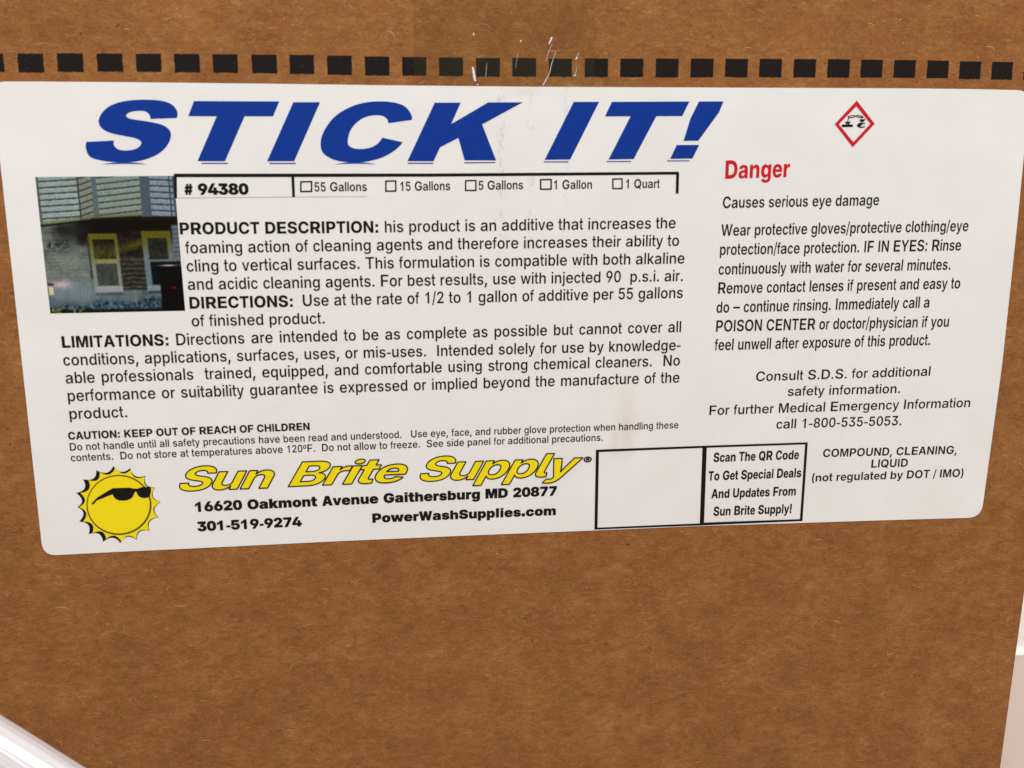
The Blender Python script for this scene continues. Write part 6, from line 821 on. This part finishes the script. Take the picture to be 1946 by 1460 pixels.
def photo(s, t):
    """printed colours (sRGB 0..255) at s across, t down"""
    n = fbm(s*14, t*14, 3); nf = fbm(s*60, t*60, 9)
    eave = .352 - .11*min(s, .45) - (.0 if s < .45 else .010*(s-.45)/.3)
    if s > .74: eave = .300 + .005*(s-.74)
    # lower wall: pale mossy brick at left, smoked brick at the centre
    c = mixc((58, 72, 72), (152, 160, 150), n*.75 + .22*nf + .06*math.sin(t*230) + .10)
    c = mixc(c, (42, 40, 38), (1 - step(t, .44 + .08*n, .10))*step(s, .20, .16)*.9 + .5*boxm(s, t, .06, .24, .37, .42, .05)*n*1.6)
    c = mixc(c, (38, 44, 46), max(0, boxm(s, t, .03, .20, .46, .55, .05)*(2.4*nf - .7))); c = mixc(c, (40, 44, 42), max(0, boxm(s, t, .10, .30, .34, .48, .06)*(2.2*n - .7)))
    c = mixc(c, (158, 160, 150), boxm(s, t, .05, .27, .55, .68, .10)*.5)
    row = abs((t*30 + .5*vn(s*22, t*14, 4)) % 1 - .5)*2
    br = mixc((36, 33, 31), (118, 114, 106), (1 - row)**2*.55*(.4 + nf) + .35*nf*nf)
    c = mixc(c, br, boxm(s, t, .545, .74, .60, .835, .02))
    c = mixc(c, (20, 17, 14), boxm(s, t, .26, 1.1, .30, .435 + .05*n, .04)*.97); c = mixc(c, (40, 38, 34), boxm(s, t, .10, .34, .34, .42 + .06*n, .08)*.8)
    c = mixc(c, mixc((22, 18, 15), (62, 54, 38), nf*nf*1.3), boxm(s, t, .545, .745, .40, .60, .03)*.95)
    c = mixc(c, (98, 92, 30), boxm(s, t, .55, .74, .505 - .25*(s-.55), .555 - .30*(s-.55), .04)*(.35 + .8*n))
    c = mixc(c, mixc((70, 84, 96), (128, 140, 148), .5 + .5*math.sin(t*190) * nf), boxm(s, t, .95, 1.1, .355, .60, .02))
    # left window
    q = s - .02*(t-.45)
    c = mixc(c, mixc((108, 104, 30), (140, 150, 136), step(t, .58, .20)), boxm(q, t, .335, .545, .412, .845))
    c = mixc(c, mixc((24, 23, 18), (92, 88, 38), step(t, .50, .10)*(.15 + 1.2*nf)), boxm(q, t, .364, .522, .455, .60))
    c = mixc(c, (150, 150, 92), boxm(q, t, .372, .52, .605, .63))
    c = mixc(c, mixc((48, 58, 52), (84, 92, 84), nf), boxm(q, t, .366, .520, .635, .80))
    c = mixc(c, (172, 170, 182), boxm(q, t, .345, .545, .803, .850)); c = mixc(c, (66, 66, 74), boxm(q, t, .340, .548, .852, .874))
    c = mixc(c, (52, 58, 50), boxm(q, t, .322, .335, .44, .75))
    # right window
    c = mixc(c, mixc((104, 100, 26), (112, 134, 144), step(t, .52, .16)), boxm(q, t, .725, .940, .398, .855))
    c = mixc(c, mixc((26, 26, 22), (56, 56, 46), nf + .4*boxm(s, t, .76, .93, .55, .60, .05)), boxm(q, t, .765, .908, .450, .612))
    c = mixc(c, (120, 124, 118), boxm(q, t, .765, .93, .610, .622)); c = mixc(c, (18, 20, 22), boxm(q, t, .768, .99, .626, .80))
    c = mixc(c, (140, 150, 160), boxm(q, t, .73, .86, .802, .842)); c = mixc(c, (50, 54, 60), boxm(q, t, .73, .86, .845, .868))
    # ground, spray and leaves
    g = mixc((70, 98, 112), (122, 142, 150), n)
    c = mixc(c, (26, 40, 48), step(t, .90, .05)*.6*(1 - boxm(s, t, .2, .75, .85, .95, .06))); c = mixc(c, g, .75*step(t, .855 - .10*boxm(s, t, -.1, .3, -1, 2, .1), .05)*.9)
    c = mixc(c, mixc((22, 30, 36), (96, 128, 150), fbm(s*70, t*45, 5)**1.7*1.7), step(t, .915 + .05*vn(s*8, 1, 2) - .05*s, .03))
    c = mixc(c, mixc((16, 20, 16), (180, 200, 96), max(0, fbm(s*45, t*70, 8)*2.6 - 1.1)), step(t, .950 + .03*vn(s*20, 2, 6), .015)*(1 - step(s, .30, .05)))
    c = mixc(c, (22, 26, 20), step(t, .975, .012)*step(s, .26, .06))
    d = math.hypot((s-.10)/.085, (t-.785)/.030); c = mixc(c, (240, 208, 208), math.exp(-d*d)*.95)
    d = math.hypot((s-.20)/.17, (t-.85)/.07); c = mixc(c, (150, 168, 178), math.exp(-d*d)*.6)
    c = mixc(c, (226, 222, 176), boxm(s, t, .008, .042, .800, .862, .008)); c = mixc(c, (30, 26, 26), boxm(s, t, -.1, .05, .775, .79, .008)*.8)
    # timber siding of the bay above
    if t < eave + .01:
        if s < .295: tl = t + .055*(s/.295)*.28; base = (172, 196, 200)
        elif s < .405: tl = t + .016 + .34*(s-.295); base = (150, 160, 150)
        elif s < .745: tl = t + .020 + .035*(s-.405)/.34; base = (168, 188, 182)
        else: tl = t + .012 - .06*(s-.80); base = (160, 186, 206)
        ph = ((tl - .040)/.0445) % 1
        lc = (46, 37, 8) if s < .745 else (28, 28, 34)
        col = mixc(base, mixc(base, (120, 108, 50), .75), ph**4); col = mixc(col, lc, (1 - min(1, abs(ph - .90)/.19))**.8)
        col = mixc(col, (84, 100, 102), .25*n + (.25 if s > .405 else 0)*(1-n))
        for a, b, cc in ((.0, .018, (92, 104, 104)), (.292, .303, (60, 70, 66)), (.395, .432, (98, 118, 124)), (.745, .815, (84, 100, 112)), (.955, .965, (60, 74, 86)), (.985, 1.1, (70, 84, 94))):
            col = mixc(col, cc, step(s, a)*(1-step(s, b)))
        col = mixc(col, (112, 108, 62), .55*step(t, eave - .03, .02)*(1 if s < .745 else .2))
        c = mixc(c, col, 1 - step(t, eave, .012))
        c = mixc(c, (24, 20, 14), 1 - min(1, abs(t - eave)/.012))
    c = mixc(c, (17, 13, 14), boxm(s, t, .832, 1.1, .662, 1.1)); d = math.hypot((s-.905)/.06, (t-.655)/.006); c = mixc(c, (205, 202, 196), math.exp(-d*d))
    d = math.hypot((s-.93)/.02, (t-.823)/.007); c = mixc(c, (150, 18, 24), math.exp(-d*d))
    return c
NU, NV = 210, 220
tl, tr, brc, bl = SHAPES['picture']
v = []; f = []; cols = []
lin = lambda u: (u/255/12.92) if u < 10.3 else ((u/255+.055)/1.055)**2.4
for j in range(NV+1):
    t = j/NV
    for i in range(NU+1):
        s = i/NU
        x = (tl[0]*(1-s)+tr[0]*s)*(1-t) + (bl[0]*(1-s)+brc[0]*s)*t; y = (tl[1]*(1-s)+tr[1]*s)*(1-t) + (bl[1]*(1-s)+brc[1]*s)*t
        v.append(P3(x, y, INK - .02)); c = photo(s, t); cols += [lin(max(0, k))*.66 for k in c] + [1.0]
for j in range(NV):
    for i in range(NU): a = j*(NU+1)+i; f.append((a+NU+1, a+NU+2, a+1, a))
pic = link('printed_photo', v, f, PHOTO, label)
ca = pic.data.color_attributes.new('Col', 'FLOAT_COLOR', 'POINT'); ca.data.foreach_set('color', cols)

# ---------------------------------------------------------------- glossy white tube leaning on the box's corner, bottom left
def ray(px, py):
    d = Vector(((px-973)/CAM_F, (py-730)/CAM_F, 1.0)); R = CAM_R
    w = Vector([sum(d[i]*R[i][k] for i in range(3)) for k in range(3)])
    return fit_vec(w)
E0 = M4.translation; r1 = Vector(fit_vec((-.40604, .61499, 1))); r2 = Vector(fit_vec((-.32758, .68535, 1)))
TR = .0062
Q1 = E0 + r1*.2275; Q2 = E0 + r2*.2240
nn = (r1.cross(r2)).normalized()
if nn.z > 0: nn = -nn
A1 = Q1 + nn*TR; A2 = Q2 + nn*TR; dd = (A2 - A1).normalized()
lo_t = (TR*.75 - A1.z)/dd.z; start = A1 - dd*.085; end = A1 + dd*lo_t
m, nt, b = new_mat('white_gloss_plastic'); t = NT(nt)
b.inputs['Base Color'].default_value = (.60, .565, .58, 1); b.inputs['Roughness'].default_value = .20; b.inputs['Specular IOR Level'].default_value = .8
b.inputs['Coat Weight'].default_value = .6; b.inputs['Coat Roughness'].default_value = .14
tc = t.n('ShaderNodeTexCoord'); dp = t.n('ShaderNodeVectorMath', operation='DOT_PRODUCT'); sc = t.n('ShaderNodeVectorMath', operation='SCALE'); sb = t.n('ShaderNodeVectorMath', operation='SUBTRACT')
t.l(tc.outputs['Object'], dp.inputs[0]); dp.inputs[1].default_value = dd; sc.inputs[0].default_value = dd; t.l(t.math('MULTIPLY', dp.outputs['Value'], .96), sc.inputs['Scale'])
t.l(tc.outputs['Object'], sb.inputs[0]); t.l(sc.outputs[0], sb.inputs[1])
t.bump(t.noise(sb.outputs[0], 420, 3, .6), .55, .0012, b)
tube = empty('white_tube', end, 'glossy white plastic tube leaning across the lower left corner of the brown carton', 'tube')
def ring_mesh(name, a, bb, prof, mat, parent):
    ax = (bb-a).normalized(); u = ax.orthogonal().normalized(); w = ax.cross(u); v = []; f = []; N = 64
    for d, r in prof:
        for k in range(N): an = 2*math.pi*k/N; v.append(tuple(a + ax*d + u*r*math.cos(an) + w*r*math.sin(an)))
    n = len(prof)
    for i in range(n-1):
        for k in range(N): f.append((i*N+k, i*N+(k+1) % N, (i+1)*N+(k+1) % N, (i+1)*N+k))
    f += [tuple(range(N))[::-1], tuple((n-1)*N+k for k in range(N))]
    return link(name, v, f, mat, parent, smooth=True)
Ltot = (end-start).length
ring_mesh('tube_body', start, end, [(0, TR*.97), (.001, TR)] + [(.001 + (Ltot-.002)*k/20, TR) for k in range(1, 21)] + [(Ltot, TR*.97)], m, tube)
ring_mesh('end_cap', start, end, [(-.006, TR*.8), (-.005, TR*1.02), (.012, TR*1.05), (.0125, TR*1.001)], m, tube)
